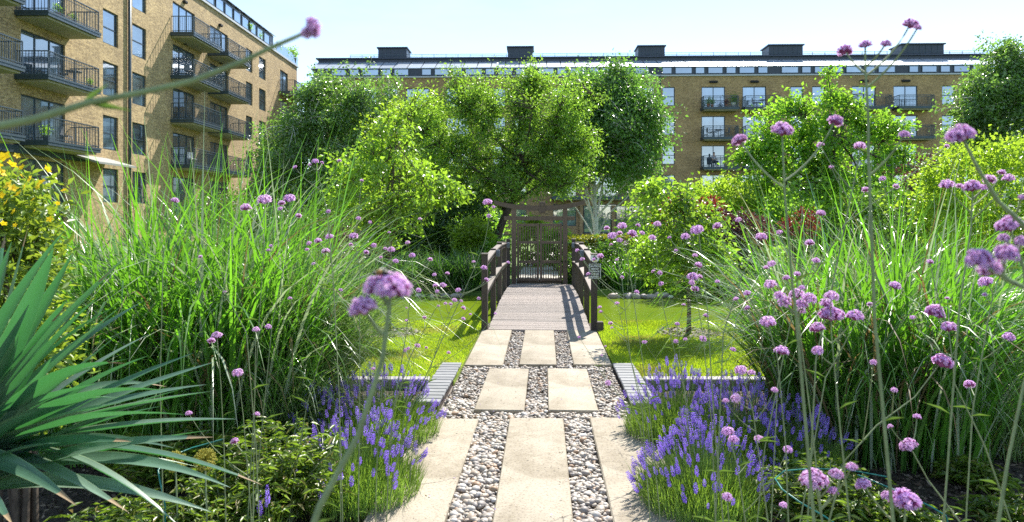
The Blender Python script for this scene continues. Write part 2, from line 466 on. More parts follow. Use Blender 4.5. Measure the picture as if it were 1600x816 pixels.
def flowermat(name, cols, tcol, trans=0.3, src='Random'):
    m, nt, b = nmat(name)
    g = nt.nodes.new('ShaderNodeNewGeometry'); oi = nt.nodes.new('ShaderNodeObjectInfo')
    ad = nt.nodes.new('ShaderNodeMath'); ad.operation = 'ADD'
    nt.links.new(g.outputs['Random Per Island'], ad.inputs[0]); nt.links.new(oi.outputs['Random'], ad.inputs[1])
    hf = nt.nodes.new('ShaderNodeMath'); hf.operation = 'MULTIPLY'; hf.inputs[1].default_value = 0.5
    nt.links.new(ad.outputs[0], hf.inputs[0])
    r = ramp(nt, [(i / (len(cols) - 1), c) for i, c in enumerate(cols)], hf.outputs[0])
    nt.links.new(r.outputs['Color'], b.inputs['Base Color']); b.inputs['Roughness'].default_value = 0.6
    b.inputs['Specular IOR Level'].default_value = 0.25
    t = nt.nodes.new('ShaderNodeBsdfTranslucent'); t.inputs['Color'].default_value = (*tcol, 1)
    mx = nt.nodes.new('ShaderNodeMixShader'); mx.inputs['Fac'].default_value = trans
    nt.links.new(b.outputs['BSDF'], mx.inputs[1]); nt.links.new(t.outputs['BSDF'], mx.inputs[2])
    nt.links.new(mx.outputs['Shader'], nt.nodes['Material Output'].inputs['Surface'])
    return m
M['verbena'] = flowermat('verbena_petal', [(0.46, 0.30, 0.76), (0.68, 0.42, 0.84), (0.84, 0.54, 0.86), (0.92, 0.74, 0.94)], (0.94, 0.58, 0.94), 0.5)
M['calyx'] = flowermat('verbena_calyx', [(0.18, 0.04, 0.14), (0.36, 0.10, 0.28), (0.24, 0.08, 0.16)], (0.5, 0.12, 0.36), 0.35)
M['vstem'] = plain('verbena_stem', (0.19, 0.235, 0.11), 0.6, 0, 0.25, 30)
M['lavflower'] = flowermat('lavender_floret', [(0.24, 0.15, 0.58), (0.35, 0.24, 0.72), (0.48, 0.35, 0.84), (0.60, 0.48, 0.88)], (0.66, 0.46, 0.97), 0.5)
M['yellow'] = flowermat('yellow_petal', [(0.78, 0.50, 0.01), (0.85, 0.60, 0.015), (0.86, 0.66, 0.04)], (0.88, 0.64, 0.02), 0.35)
M['allium'] = flowermat('seed_head', [(0.42, 0.40, 0.06), (0.52, 0.46, 0.08), (0.36, 0.36, 0.06)], (0.5, 0.45, 0.05), 0.3)
M['hose'] = plain('green_hose', (0.01, 0.16, 0.13), 0.35, 0, 0.1)

# ------------------------------------------------------------------ foliage geometry
def unit(a): return a / np.maximum(np.linalg.norm(a, axis=-1, keepdims=True), 1e-9)

def leaf_arrays(pos, axis, nrm, Ln, Wd, fold=0.25, curl=0.0):
    """diamond leaves folded along the midrib: 4 verts, 2 triangles each"""
    n = len(pos)
    axis = unit(axis)
    side = unit(np.cross(axis, nrm)); nn = np.cross(side, axis)
    Ln = np.broadcast_to(np.asarray(Ln, float), (n,))[:, None]; Wd = np.broadcast_to(np.asarray(Wd, float), (n,))[:, None]
    V = np.empty((n, 4, 3))
    V[:, 0] = pos
    V[:, 1] = pos + axis * Ln * 0.45 + side * Wd * 0.5 + nn * Wd * fold
    V[:, 2] = pos + axis * Ln - nn * Ln * curl
    V[:, 3] = pos + axis * Ln * 0.45 - side * Wd * 0.5 + nn * Wd * fold
    b = (np.arange(n) * 4)[:, None]
    Fa = np.concatenate([b + [0, 1, 2], b + [0, 2, 3]], 1).reshape(-1, 3)
    return V.reshape(-1, 3), Fa

def ribbon_arrays(base, az, length, th0, th1, width, seg=6, pw=1.4, twist=0.0, tipw=0.06, shape=0.5):
    """arching blades; th = angle from vertical at foot and at tip"""
    n = len(base)
    f = lambda a: np.broadcast_to(np.asarray(a, float), (n,))
    az, length, th0, th1, width, twist = map(f, (az, length, th0, th1, width, twist))
    t = np.linspace(0, 1, seg + 1)
    th = th0[:, None] + (th1 - th0)[:, None] * t[None] ** pw
    thm = 0.5 * (th[:, 1:] + th[:, :-1])
    dh = np.concatenate([np.zeros((n, 1)), np.cumsum(np.sin(thm), 1)], 1) * (length / seg)[:, None]
    dz = np.concatenate([np.zeros((n, 1)), np.cumsum(np.cos(thm), 1)], 1) * (length / seg)[:, None]
    C = np.empty((n, seg + 1, 3))
    C[..., 0] = base[:, None, 0] + dh * np.cos(az)[:, None]
    C[..., 1] = base[:, None, 1] + dh * np.sin(az)[:, None]
    C[..., 2] = base[:, None, 2] + dz
    w = np.minimum(1, 0.55 + t * 3) * np.clip((1 - t) / (1 - shape), tipw, 1)
    aa = az[:, None] + np.pi / 2 + twist[:, None] * t[None]
    S = np.stack([np.cos(aa), np.sin(aa), np.zeros_like(aa)], -1) * (0.5 * width[:, None] * w[None])[..., None]
    V = np.stack([C - S, C + S], 2).reshape(n, -1, 3)
    k = np.arange(seg) * 2
    q = np.stack([k, k + 1, k + 3, k + 2], 1)
    Fa = (np.arange(n) * (seg + 1) * 2)[:, None, None] + q[None]
    return V.reshape(-1, 3), Fa.reshape(-1, 4)

def cat(parts):
    V, Fa, o = [], [], 0
    for v, f in parts:
        V.append(v); Fa.append(f + o); o += len(v)
    return np.concatenate(V), np.concatenate(Fa)

def in_ellipsoids(ells, n, lo=0.0, shell=0.5, reach=0.0):
    """random points in a union of ellipsoids, more of them near the outside"""
    vol = np.array([r[0] * r[1] * r[2] for c, r in ells]) ** 0.65
    pick = rng.choice(len(ells), n, p=vol / vol.sum())
    d = unit(rng.normal(size=(n, 3)))
    rr = (lo + (1 - lo) * rng.random(n) ** shell)
    rr = np.where(rng.random(n) < reach, rr * rng.uniform(1.05, 1.45, n), rr)[:, None]
    C = np.array([c for c, r in ells], float)[pick]; Rr = np.array([r for c, r in ells], float)[pick]
    return C + d * rr * Rr, d

def bez(a, b, c, n):
    t = np.linspace(0, 1, n)[:, None]
    return (1 - t) ** 2 * a + 2 * t * (1 - t) * b + t ** 2 * c

def tree(name, label, group, trunk, tr, ells, leaf, bark, nlimb=14, ntwig=420, lpt=45, ll=0.1, lw=0.06, tl=0.7, spread=0.11, droop=0.25, upb=0.35, cat_='tree', shell=0.45, lo=0.25, curl=0.12, limbs_from=0.35, extra=()):
    trunk = np.array([tuple(p) for p in trunk], float)
    base = Vector(trunk[0])
    root = empty(name, base)
    tag(root, label, cat_, group)
    bv = np.array(base)
    wood = MB()
    n = len(trunk)
    wood.tube(trunk - bv, [tr * (1.25 if i == 0 else 1 - 0.55 * i / (n - 1)) for i in range(n)], 9)
    nodes = []
    T = np.linspace(0, 1, 24)
    tk = np.stack([np.interp(T, np.linspace(0, 1, n), trunk[:, k]) for k in range(3)], 1)
    tips, _ = in_ellipsoids(ells, nlimb, 0.45, 0.6)
    for tp in tips:
        j = int(24 * (limbs_from + (1 - limbs_from) * rng.random() * 0.98))
        a = tk[min(j, 23)]
        mid = (a + tp) / 2 + np.array([0, 0, -0.02]) + rng.normal(size=3) * 0.12 * np.linalg.norm(tp - a)
        mid[2] += -0.05 * np.linalg.norm(tp - a)
        p = bez(a, mid, tp, 9)
        r0 = tr * 0.5 * (1 - 0.4 * j / 24)
        wood.tube(p - bv, list(np.linspace(r0, r0 * 0.22, 9)), 6, cap=False)
        nodes.append(p[2:])
    for pl, r0 in extra:
        pl = np.array([tuple(q) for q in pl]); wood.tube(pl - bv, list(np.linspace(r0, r0 * .4, len(pl))), 7, cap=False); nodes.append(pl[-1:])
    nodes.append(tk[12:])
    NP = np.concatenate(nodes)
    tp, out_d = in_ellipsoids(ells, ntwig, lo, shell, 0.3)
    d2 = ((tp[:, None] - NP[None]) ** 2).sum(-1)
    near = NP[np.argmin(d2 + rng.random(d2.shape) * 0.1, 1)]
    LP, LA = [], []
    zc = np.mean([c[2] for c, r in ells])
    for i in range(ntwig):
        a, e = near[i], tp[i]
        ln = np.linalg.norm(e - a)
        mid = (a + e) / 2 + rng.normal(size=3) * 0.1 * ln + np.array([0, 0, 0.12 * ln])
        p = bez(a, mid, e, 5)
        wood.tube(p - bv, list(np.linspace(min(0.02, tr * 0.16), 0.004, 5)), 3, cap=False)
        k = max(4, int(lpt * (0.5 + rng.random())))
        # leaves sit on the last part of the twig
        dirn = (e - mid) / max(1e-6, np.linalg.norm(e - mid))
        s = rng.random(k) ** 0.7
        q = e - dirn * (1 - s[:, None]) * min(tl, ln * 0.9) + rng.normal(size=(k, 3)) * spread * np.array([1, 1, 0.75])
        LP.append(q)
        LA.append(np.repeat(dirn[None], k, 0) * 0.7 + rng.normal(size=(k, 3)) * 0.6 + np.array([0, 0, -droop]))
    LP = np.concatenate(LP); LA = np.concatenate(LA)
    nr = rng.normal(size=LP.shape) * 0.75 + np.array([0, 0, upb * 2])
    sc = 0.45 + 0.95 * rng.random(len(LP))
    V, Fa = leaf_arrays(LP - bv, LA, nr, ll * sc, lw * sc, 0.22, curl)
    put('trunk', wood.mesh('trunk', bark), root)
    cr = put('crown', np_mesh('crown', V, Fa, leaf), root)
    cr['kind'] = 'stuff'
    return root

def shrub(name, label, group, base, ells, leaf, bark, nl=9000, ll=0.07, lw=0.04, clumps=120, spread=0.16, droop=0.1, upb=0.5, shell=0.35, lo=0.35, nst=9):
    base = Vector(base)
    root = empty(name, base)
    tag(root, label, 'shrub', group)
    bv = np.array(base)
    cp, od = in_ellipsoids(ells, clumps, lo, shell, 0.08)
    w = MB()
    for q in cp[rng.choice(len(cp), min(nst, len(cp)), replace=False)]:
        a = bv + np.array([rng.normal() * 0.1, rng.normal() * 0.1, 0])
        p = bez(a, (a + q) / 2 + np.array([0, 0, 0.25 * (q[2] - a[2])]), q, 6)
        w.tube(p - bv, list(np.linspace(0.02, 0.006, 6)), 4, cap=False)
    put('stem', w.mesh('stem', bark), root)
    pick = rng.choice(clumps, nl)
    pos = cp[pick] + rng.normal(size=(nl, 3)) * spread
    ax = od[pick] * 0.8 + rng.normal(size=(nl, 3)) * 0.6 + np.array([0, 0, -droop])
    nr = rng.normal(size=(nl, 3)) * 0.7 + od[pick] * 0.4 + np.array([0, 0, upb])
    sc = 0.45 + 0.95 * rng.random(nl)
    pos[:, 2] = np.maximum(pos[:, 2], base.z + 0.03)
    V, Fa = leaf_arrays(pos - bv, ax, nr, ll * sc, lw * sc, 0.22, 0.1)
    f = put('foliage', np_mesh('foliage', V, Fa, leaf), root)
    f['kind'] = 'stuff'
    return root

def ell(px, py, rx, ry, D, rd=None):
    """ellipsoid from its place in the photograph at distance D"""
    s = D / F
    c = P(px, py, D)
    return (tuple(c), (rx * s, (rd if rd is not None else rx * s), ry * s))

# ================================================================== SETTING
# path frame: centre line x = PX0 + PK * y
PK, PX0 = 0.0445, -0.058
PA = -math.atan(PK)                      # rotation of the path about z
def PT(t, D):                            # t across the path, D distance
    return (PX0 + PK * D + t, D)

# pond outline, star-shaped about its middle
PC = Vector((0.4, 13.55))
def pond_r(a):
    # super-ellipse, long in x
    c, s = math.cos(a), math.sin(a)
    ax, ay = 9.5, 2.72
    r = (abs(c / ax) ** 3.2 + abs(s / ay) ** 3.2) ** (-1 / 3.2)
    wob = 1 + 0.035 * math.sin(5 * a + 1) * abs(s) * 0 + 0.03 * math.sin(9 * a)
    return r * (wob if s > 0 else 1 + 0.006 * math.sin(23 * a))
NA = 160
ring = lambda k, z, off=0.0: [(PC.x + (pond_r(2 * math.pi * i / NA) * k + off) * math.cos(2 * math.pi * i / NA), PC.y + (pond_r(2 * math.pi * i / NA) * k + off) * math.sin(2 * math.pi * i / NA), z) for i in range(NA)]
g = MB()
rings = [ring(0.86, -0.75), ring(0.95, -0.35), ring(1.0, -0.09)]
far = []
for k in (0.02, 0.08, 0.3, 1.0):
    rr = []
    for i in range(NA):
        a = 2 * math.pi * i / NA
        c, s = math.cos(a), math.sin(a)
        big = 900 / max(abs(c), abs(s))
        r0 = pond_r(a)
        rr.append((PC.x + (r0 + (big - r0) * k) * c, PC.y + (r0 + (big - r0) * k) * s, -0.08))
    far.append(rr)
allr = rings + far
vs = [p for rr in allr for p in rr]
fs = []
for k in range(len(allr) - 1):
    for i in range(NA):
        j = (i + 1) % NA
        fs.append((k * NA + i, (k + 1) * NA + i, (k + 1) * NA + j, k * NA + j))
fs.append(tuple(range(NA)))
g.add(vs, fs)
o = g.build('ground', M['ground']); tag(o, kind='structure')
w = MB(); w.add(ring(0.985, -0.2), [tuple(range(NA))])
o = w.build('water', M['water']); tag(o, 'still green pond water under the footbridge', kind='structure')

# near edge of the pond, for the lawn
def near_edge(x):
    return 10.83
# lawn sheets, left and right of the path
def slabsheet(name, poly, z, zb, mat, label=None):
    m_ = MB(); n = len(poly)
    m_.add([(x, y, z) for x, y in poly] + [(x, y, zb) for x, y in poly], [tuple(range(n))] + [(i, n + i, n + (i + 1) % n, (i + 1) % n) for i in range(n)])
    o = m_.build(name, mat); tag(o, label, kind='structure'); return o
LWL = [(-7.5, 6.9), PT(-0.82, 6.9), PT(-0.82, 9.9), PT(-0.9, 10.8), (-5.0, 10.83), (-7.5, 10.95)]
LWR = [PT(0.82, 6.9), (8.0, 6.9), (8.0, 11.0), (4.0, 10.85), PT(0.9, 10.8), PT(0.82, 9.9)]
slabsheet('lawn', LWL[::1], 0.0, -0.07, M['lawn'], 'sunlit lawn strip left of the path by the pond')
slabsheet('lawn', LWR[::1], 0.0, -0.07, M['lawn'], 'sunlit lawn strip right of the path by the pond')
slabsheet('lawn', [PT(-0.82, 9.97), PT(0.82, 9.97), PT(0.88, 10.8), PT(-0.88, 10.8)], -0.02, -0.07, M['soil'], 'bare ground under the near end of the bridge')
# flower beds
slabsheet('flower_bed', [(-9, -3), PT(-0.9, -3), PT(-0.9, 6.78), (-9, 6.78)], -0.045, -0.075, M['soil'], 'dark bark-covered flower bed left of the path')
slabsheet('flower_bed', [PT(0.88, -3), (9, -3), (9, 6.78), PT(0.88, 6.78)], -0.045, -0.075, M['soil'], 'dark bark-covered flower bed right of the path')
# far path seen through the gate
slabsheet('far_path', [PT(-0.7, 17.0), PT(0.7, 17.0), PT(0.9, 34), PT(-0.5, 34)], -0.06, -0.075, plain('far_paving', (0.42, 0.39, 0.34), 0.8, 0, 0.1), 'pale path beyond the garden gate')

# grass blades on the lawns
def point_in(poly, x, y):
    ins = np.zeros(len(x), bool)
    n = len(poly)
    for i in range(n):
        x0, y0 = poly[i]; x1, y1 = poly[(i + 1) % n]
        c = ((y0 > y) != (y1 > y)) & (x < (x1 - x0) * (y - y0) / (y1 - y0 + 1e-12) + x0)
        ins ^= c
    return ins
def turf(poly, n, label):
    xs = [p[0] for p in poly]; ys = [p[1] for p in poly]
    x = rng.uniform(min(xs), max(xs), n); y = rng.uniform(min(ys), max(ys), n)
    k = point_in(poly, x, y); x, y = x[k], y[k]; n = len(x)
    a = rng.uniform(0, 2 * math.pi, n); h = rng.uniform(0.018, 0.042, n); wd = rng.uniform(0.003, 0.006, n)
    b = np.stack([x, y, np.full(n, 0.001)], 1)
    s = np.stack([np.cos(a), np.sin(a), np.zeros(n)], 1) * wd[:, None]
    lean = np.stack([np.cos(a + 1.5) * h * 0.6, np.sin(a + 1.5) * h * 0.6, h], 1)
    V = np.stack([b - s, b + s, b + lean], 1).reshape(-1, 3)
    pt = np.sin(x * 2.3 + 1) * np.sin(y * 3.1 + x) + 0.6 * np.sin(x * 5.7 - y * 4.3) + rng.normal(size=n) * 0.7
    o = put('grass', np_mesh('grass', V, np.arange(n * 3).reshape(-1, 3), [L['turf'], L['turfdry']], False, (pt > 1.1).astype(int)))
    tag(o, label, 'grass', kind='stuff')
CL = [(-3.6, 6.92), PT(-0.82, 6.92), PT(-0.82, 9.9), PT(-0.9, 10.82), (-3.6, 10.82)]
CR = [PT(0.82, 6.92), (4.6, 6.92), (4.6, 10.84), PT(0.9, 10.82), PT(0.82, 9.9)]
turf(CL, 90000, 'short bright grass on the lawn left of the path')
turf(CR, 110000, 'short bright grass on the lawn right of the path')

# ------------------------------------------------------------------ path: gravel bed, slabs, pebbles
path = empty('path'); tag(path, 'garden path of buff slabs set in pebbles', kind='structure')
gb = MB()
def bedquad(t0, t1, d0, d1, z=-0.05):
    gb.add([(*PT(t0, d0), z), (*PT(t1, d0), z), (*PT(t1, d1), z), (*PT(t0, d1), z)], [(0, 1, 2, 3)])
bedquad(-0.91, 0.89, -1, 9.95)
gb.build('gravel_bed', M['gravelbed'], path)
SL = []
for t0, t1 in ((-0.885, -0.46), (-0.21, 0.215), (0.425, 0.86)): SL.append((t0, t1, 3.0, 5.585))
for t0, t1 in ((-0.885, -0.46), (-0.21, 0.215), (0.425, 0.86)): SL.append((t0, t1, 0.6, 2.94))
for t0, t1 in ((-0.515, -0.098), (0.10, 0.515)): SL.append((t0, t1, 5.81, 7.42))
for t0, t1 in ((-0.80, -0.385), (-0.203, 0.203), (0.388, 0.80)): SL.append((t0, t1, 7.59, 9.93))
def slab_mesh(wd, ln, th):
    """thick slab, slightly uneven edges and a worn arris"""
    m_ = MB(); nx, ny = 5, 16
    out_, inn = [], []
    per = []
    for i in range(nx): per.append((-wd / 2 + wd * i / nx, -ln / 2))
    for i in range(ny): per.append((wd / 2, -ln / 2 + ln * i / ny))
    for i in range(nx): per.append((wd / 2 - wd * i / nx, ln / 2))
    for i in range(ny): per.append((-wd / 2, ln / 2 - ln * i / ny))
    j = [random.uniform(-0.004, 0.004) for _ in per]
    v0 = [(x * (1 + jj), y * (1 + jj * 0.3), -th) for (x, y), jj in zip(per, j)]
    v1 = [(x * (1 + jj), y * (1 + jj * 0.3), -0.008) for (x, y), jj in zip(per, j)]
    v2 = [(x * (1 + jj) - math.copysign(0.006 + random.uniform(0, 0.003), x), y * (1 + jj * 0.3) - math.copysign(0.006 + random.uniform(0, 0.003), y), 0) for (x, y), jj in zip(per, j)]
    n = len(per)
    f = [tuple(2 * n + i for i in range(n))]
    for r_ in (0, 1):
        for i in range(n):
            k = (i + 1) % n
            f.append((r_ * n + i, r_ * n + k, (r_ + 1) * n + k, (r_ + 1) * n + i))
    m_.add(v0 + v1 + v2, f)
    return m_.mesh('paving_slab', M['slab'])
for t0, t1, d0, d1 in SL:
    cx, cy = PT((t0 + t1) / 2, (d0 + d1) / 2)
    put('paving_slab', slab_mesh(t1 - t0, d1 - d0, 0.09), path, (cx, cy, 0.012 + random.uniform(-0.003, 0.003)), (random.uniform(-0.003, 0.003), random.uniform(-0.004, 0.004), PA + random.uniform(-0.004, 0.004)))

# pebbles: low icospheres, flattened and lumpy
def ico(sub):
    import bmesh
    bm = bmesh.new(); bmesh.ops.create_icosphere(bm, subdivisions=sub, radius=1.0)
    v = np.array([tuple(p.co) for p in bm.verts]); f = np.array([[q.index for q in p.verts] for p in bm.faces]); bm.free()
    return v, f
IV1, IF1 = ico(1); IV2, IF2 = ico(2)
def lump(v, s=0.16):
    d = np.zeros(len(v))
    for _ in range(4):
        k = unit(rng.normal(size=3)); d += s * rng.normal() * (v @ k) ** 2
    return v * (1 + d)[:, None]
PEBV = []
for i in range(8):
    v = lump(IV2) * np.array([1.0, rng.uniform(0.7, 0.9), rng.uniform(0.5, 0.68)])
    PEBV.append(np_mesh('pebble', v, IF2, M['pebble'], True))
zones = [(-0.46, -0.21, 3.3, 5.6), (0.215, 0.425, 3.3, 5.6), (-0.885, 0.86, 5.585, 5.81), (-0.80, -0.515, 5.75, 7.5), (-0.098, 0.10, 5.8, 7.5), (0.515, 0.79, 5.75, 7.5), (-0.80, 0.80, 7.42, 7.59), (-0.385, -0.203, 7.55, 9.92), (0.203, 0.388, 7.55, 9.92)]
pts = []
for t0, t1, d0, d1 in zones:
    dens = 3300 if d0 < 5 else 2800 if d0 < 7.5 else 3000
    n = int((t1 - t0) * (d1 - d0) * dens)
    t = rng.uniform(t0 + 0.006, t1 - 0.006, n); d = rng.uniform(d0, d1, n)
    sz = rng.gamma(3.2, 0.0115 / 3.2, n) + 0.005; sz = np.minimum(sz, 0.034)
    if d0 > 7.5: sz *= 0.85
    z = -0.05 + rng.random(n) ** 0.8 * 0.042
    pts.append(np.stack([PX0 + PK * d + t, d, z, sz], 1))
pts = np.concatenate(pts)
score = pts[:, 3] / pts[:, 1] * (pts[:, 2] > -0.026) * (pts[:, 1] > 3.72) * (pts[:, 1] < 6)
order = np.argsort(-score)
for k in order[:290]:
    x, y, z, s = pts[k]
    put('pebble', PEBV[int(rng.integers(8))], path, (x, y, z), (rng.normal() * 0.25, rng.normal() * 0.25, rng.uniform(0, 6.28)), s)
rest = pts[order[290:]]
VV, FF, o_ = [], [], 0
base_l = [lump(IV2) * np.array([1.0, rng.uniform(0.7, 0.9), rng.uniform(0.5, 0.68)]) for _ in range(24)]
base_s = [lump(IV1, 0.1) * np.array([1.0, rng.uniform(0.7, 0.9), rng.uniform(0.5, 0.7)]) for _ in range(12)]
for x, y, z, s in rest:
    if y < 6.2: v, f = base_l[int(rng.integers(24))], IF2
    else: v, f = base_s[int(rng.integers(12))], IF1
    a = rng.uniform(0, 6.28); c_, s_ = math.cos(a), math.sin(a)
    tl = rng.normal() * 0.25
    vx = v[:, 0] * c_ - v[:, 1] * s_; vy = v[:, 0] * s_ + v[:, 1] * c_; vz = v[:, 2] + tl * vx
    VV.append(np.stack([vx * s + x, vy * s + y, vz * s + z], 1)); FF.append(f + o_); o_ += len(v)
gr = put('gravel', np_mesh('gravel', np.concatenate(VV), np.concatenate(FF), M['gravel'], True), path); gr['kind'] = 'stuff'

# ribbed timber strips beside the second row of slabs
def deck_strip(label, t0, t1, d0, d1):
    cx, cy = PT((t0 + t1) / 2, d0)
    root = empty('timber_step', (cx, cy, -0.05), PA); tag(root, label, 'timber step', 'ribbed timber steps beside the path')
    n = 14; ln = (d1 - d0); wd = (t1 - t0)
    b = MB(); b.box(-wd / 2 + 0.01, wd / 2 - 0.01, 0.01, ln - 0.01, 0, 0.062); b.build('bearer', M['rail'], root)
    for k in range(n):
        y0 = ln * k / n
        s = MB(); s.box(-wd / 2 + random.uniform(-.004, .004), wd / 2 + random.uniform(-.004, .004), y0 + 0.006, y0 + ln / n - 0.008, 0.064, 0.092, 0, 0.006); s.build('slat', M['silver'], root)
deck_strip('ribbed grey timber strip on the left edge of the path', -1.03, -0.82, 5.95, 7.58)
deck_strip('ribbed grey timber strip on the right edge of the path', 0.80, 1.02, 5.9, 7.55)
# sleepers edging the beds
def sleeper(label, x0, x1, y, dy=0.14, z1=0.05, rz=0.0):
    root = empty('timber_edging', ((x0 + x1) / 2, y, -0.075), rz); tag(root, label, 'edging', 'timber edging between beds and lawn')
    h = (x1 - x0) / 2; b = MB(); n = 3
    for k in range(n):
        s = MB(); s.box(-h + 2 * h * k / n + 0.004, -h + 2 * h * (k + 1) / n - 0.004, 0, dy, 0, z1 + 0.075 + random.uniform(-.004, .004), 0, 0.008); s.build('board', M['sleeper'], root)
sleeper('bleached timber edging between the lawn and the left lavender', -4.2, PT(-1.04, 6.8)[0], 6.74)
sleeper('bleached timber edging between the lawn and the right lavender', PT(1.03, 6.8)[0], 4.9, 6.74)
sleeper('short bleached timber edging behind the bare soil at far right', 3.1, 4.6, 5.35, 0.16, 0.03, 0.04)

# ================================================================== BUILDINGS
def facade(u0, u1, z0, z1, holes, to3, depth):
    us = sorted({u0, u1, *[h[0] for h in holes], *[h[1] for h in holes]})
    zs = sorted({z0, z1, *[h[2] for h in holes], *[h[3] for h in holes]})
    m_ = MB()
    for i in range(len(us) - 1):
        for j in range(len(zs) - 1):
            uc, zc = (us[i] + us[i + 1]) / 2, (zs[j] + zs[j + 1]) / 2
            if any(h[0] < uc < h[1] and h[2] < zc < h[3] for h in holes): continue
            m_.add([to3(us[i], zs[j], 0), to3(us[i + 1], zs[j], 0), to3(us[i + 1], zs[j + 1], 0), to3(us[i], zs[j + 1], 0)], [(0, 1, 2, 3)])
    for a, b, c, d in holes:
        q = [(a, c), (b, c), (b, d), (a, d)]
        for k in range(4):
            (p, r_), (s, t) = q[k], q[(k + 1) % 4]
            m_.add([to3(p, r_, 0), to3(s, t, 0), to3(s, t, depth), to3(p, r_, depth)], [(0, 1, 2, 3)])
    return m_

# meshes for windows, in local coordinates: u = x, z up, facing -y, origin at lower-left of the opening
def win_frame(wd, ht, kind):
    m_ = MB(); t = 0.07; y0, y1 = -0.03, 0.03
    m_.box(0, wd, y0, y1, 0, t); m_.box(0, wd, y0, y1, ht - t, ht)
    m_.box(0, t, y0, y1, t, ht - t); m_.box(wd - t, wd, y0, y1, t, ht - t)
    if kind == 'sash':
        m_.box(t, wd - t, y0, y1, ht * 0.47, ht * 0.47 + t * 0.9)
    elif kind == 'door':
        m_.box(wd * 0.49, wd * 0.49 + t, y0, y1, t, ht - t)
    elif kind == 'triple':
        for k in (0.33, 0.66): m_.box(wd * k, wd * k + t, y0, y1, t, ht - t)
    return m_.mesh('window', M['frame'])
def win_pane(wd, ht, mat):
    m_ = MB(); m_.box(0.05, wd - 0.05, -0.008, 0.008, 0.05, ht - 0.05)
    return m_.mesh('pane', mat)
def rail_mesh(ln, dp, h, sides=True):
    """balcony railing, origin at the middle of the front edge, front at y=0, wall at y=dp"""
    m_ = MB(); a = ln / 2
    segs = [((-a, 0), (a, 0))]
    if sides: segs += [((-a, 0.03), (-a, dp)), ((a, 0.03), (a, dp))]
    for (x0, y0), (x1, y1) in segs:
        L_ = math.hypot(x1 - x0, y1 - y0); n = max(2, int(L_ / 0.13))
        if y0 == y1:
            m_.box(x0, x1, y0 - 0.03, y0 + 0.03, h - 0.045, h); m_.box(x0, x1, y0 - 0.015, y0 + 0.015, 0.08, 0.115)
            m_.box(x0, x1, y0 - 0.012, y0 + 0.012, h - 0.19, h - 0.165)
            for k in range(n + 1):
                x = x0 + L_ * k / n; w_ = 0.022 if k in (0, n, n // 2) else 0.010
                m_.box(x - w_, x + w_, y0 - w_, y0 + w_, 0, h - 0.045)
        else:
            m_.box(x0 - 0.03, x0 + 0.03, y0, y1, h - 0.045, h); m_.box(x0 - 0.015, x0 + 0.015, y0, y1, 0.08, 0.115)
            for k in range(1, n + 1):
                y = y0 + L_ * k / n
                m_.box(x0 - 0.010, x0 + 0.010, y - 0.01, y + 0.01, 0, h - 0.045)
    return m_.mesh('railing', M['steel'])
def bal_slab(ln, dp):
    m_ = MB(); a = ln / 2
    m_.box(-a - 0.06, a + 0.06, -0.06, dp, -0.1, 0.0, 0); m_.box(-a - 0.04, a + 0.04, -0.04, dp, -0.24, -0.1, 0)
    m_.box(-a + 0.1, a - 0.1, 0.1, dp, -0.34, -0.24, 1)
    return m_.mesh('balcony', [M['steel'], M['soffit']])

# ---- far building; local x along the facade, y = 0 the facade, facing -y
FB_D = 70.0
fb = empty('apartment_building', (0, FB_D, -0.1), R(-1.7))
tag(fb, 'long brown brick apartment block across the back of the garden behind the trees', 'building')
SX = F / FB_D
fx = lambda px: (px - 800) / SX
fz = lambda py: EYE - (py - HZ) / SX + 0.1
XL, XR = fx(487), fx(1760)
ZT = fz(121)
heads = [fz(137.5), fz(183), fz(228.5), fz(274), fz(319.5)]
wins, doors = [], []
for k in range(-3, 4):
    off = 230 * k
    wins += [1240 + off, 1273 + off]
    doors += [1112 + off, 1175 + off]
wins = [w_ + (27 if w_ < 640 else 0) for w_ in wins]
holes = []; items = []
for i, h in enumerate(heads):
    for w_ in wins:
        c = fx(w_)
        if XL + 0.8 < c < XR - 1: holes.append((c - 0.62, c + 0.62, h - 1.85, h)); items.append(('w', c - 0.62, h - 1.85))
    for d_ in doors:
        c = fx(d_)
        if XL + 2 < c < XR - 2: holes.append((c - 1.15, c + 1.15, h - 2.15, h)); items.append(('d', c - 1.15, h - 2.15))
fm = facade(XL, XR, 0, ZT, holes, lambda u, z, d: (u, d, z), 0.2)
fm.add([(XL, 0, 0), (XL, 13, 0), (XL, 13, ZT), (XL, 0, ZT)], [(0, 1, 2, 3)])
fm.add([(XL, 13, 0), (XR, 13, 0), (XR, 13, ZT), (XL, 13, ZT)], [(0, 1, 2, 3)])
fm.add([(XR, 0, 0), (XR, 13, 0), (XR, 13, ZT), (XR, 0, ZT)], [(3, 2, 1, 0)])
fm.build('wall', M['brick_far'], fb)
me_w, me_wp = win_frame(1.24, 1.85, 'sash'), win_pane(1.24, 1.85, M['glass_far'])
me_d, me_dp = win_frame(2.3, 2.15, 'door'), win_pane(2.3, 2.15, M['glass_far'])
for k, x, z in items:
    o = put('window' if k == 'w' else 'balcony_door', me_w if k == 'w' else me_d, fb, (x, 0.12, z))
    put('pane', me_wp if k == 'w' else me_dp, o, (0, 0.012, 0))
me_bs, me_br = bal_slab(3.4, 1.25), rail_mesh(3.3, 1.2, 1.08)
for h in heads[:4]:
    for d_ in doors:
        c = fx(d_)
        if XL + 2 < c < XR - 2:
            b_ = put('balcony', me_bs, fb, (c + 0.45, -1.26, h - 2.17)); put('railing', me_br, b_, (0, 0.02, 0.002))
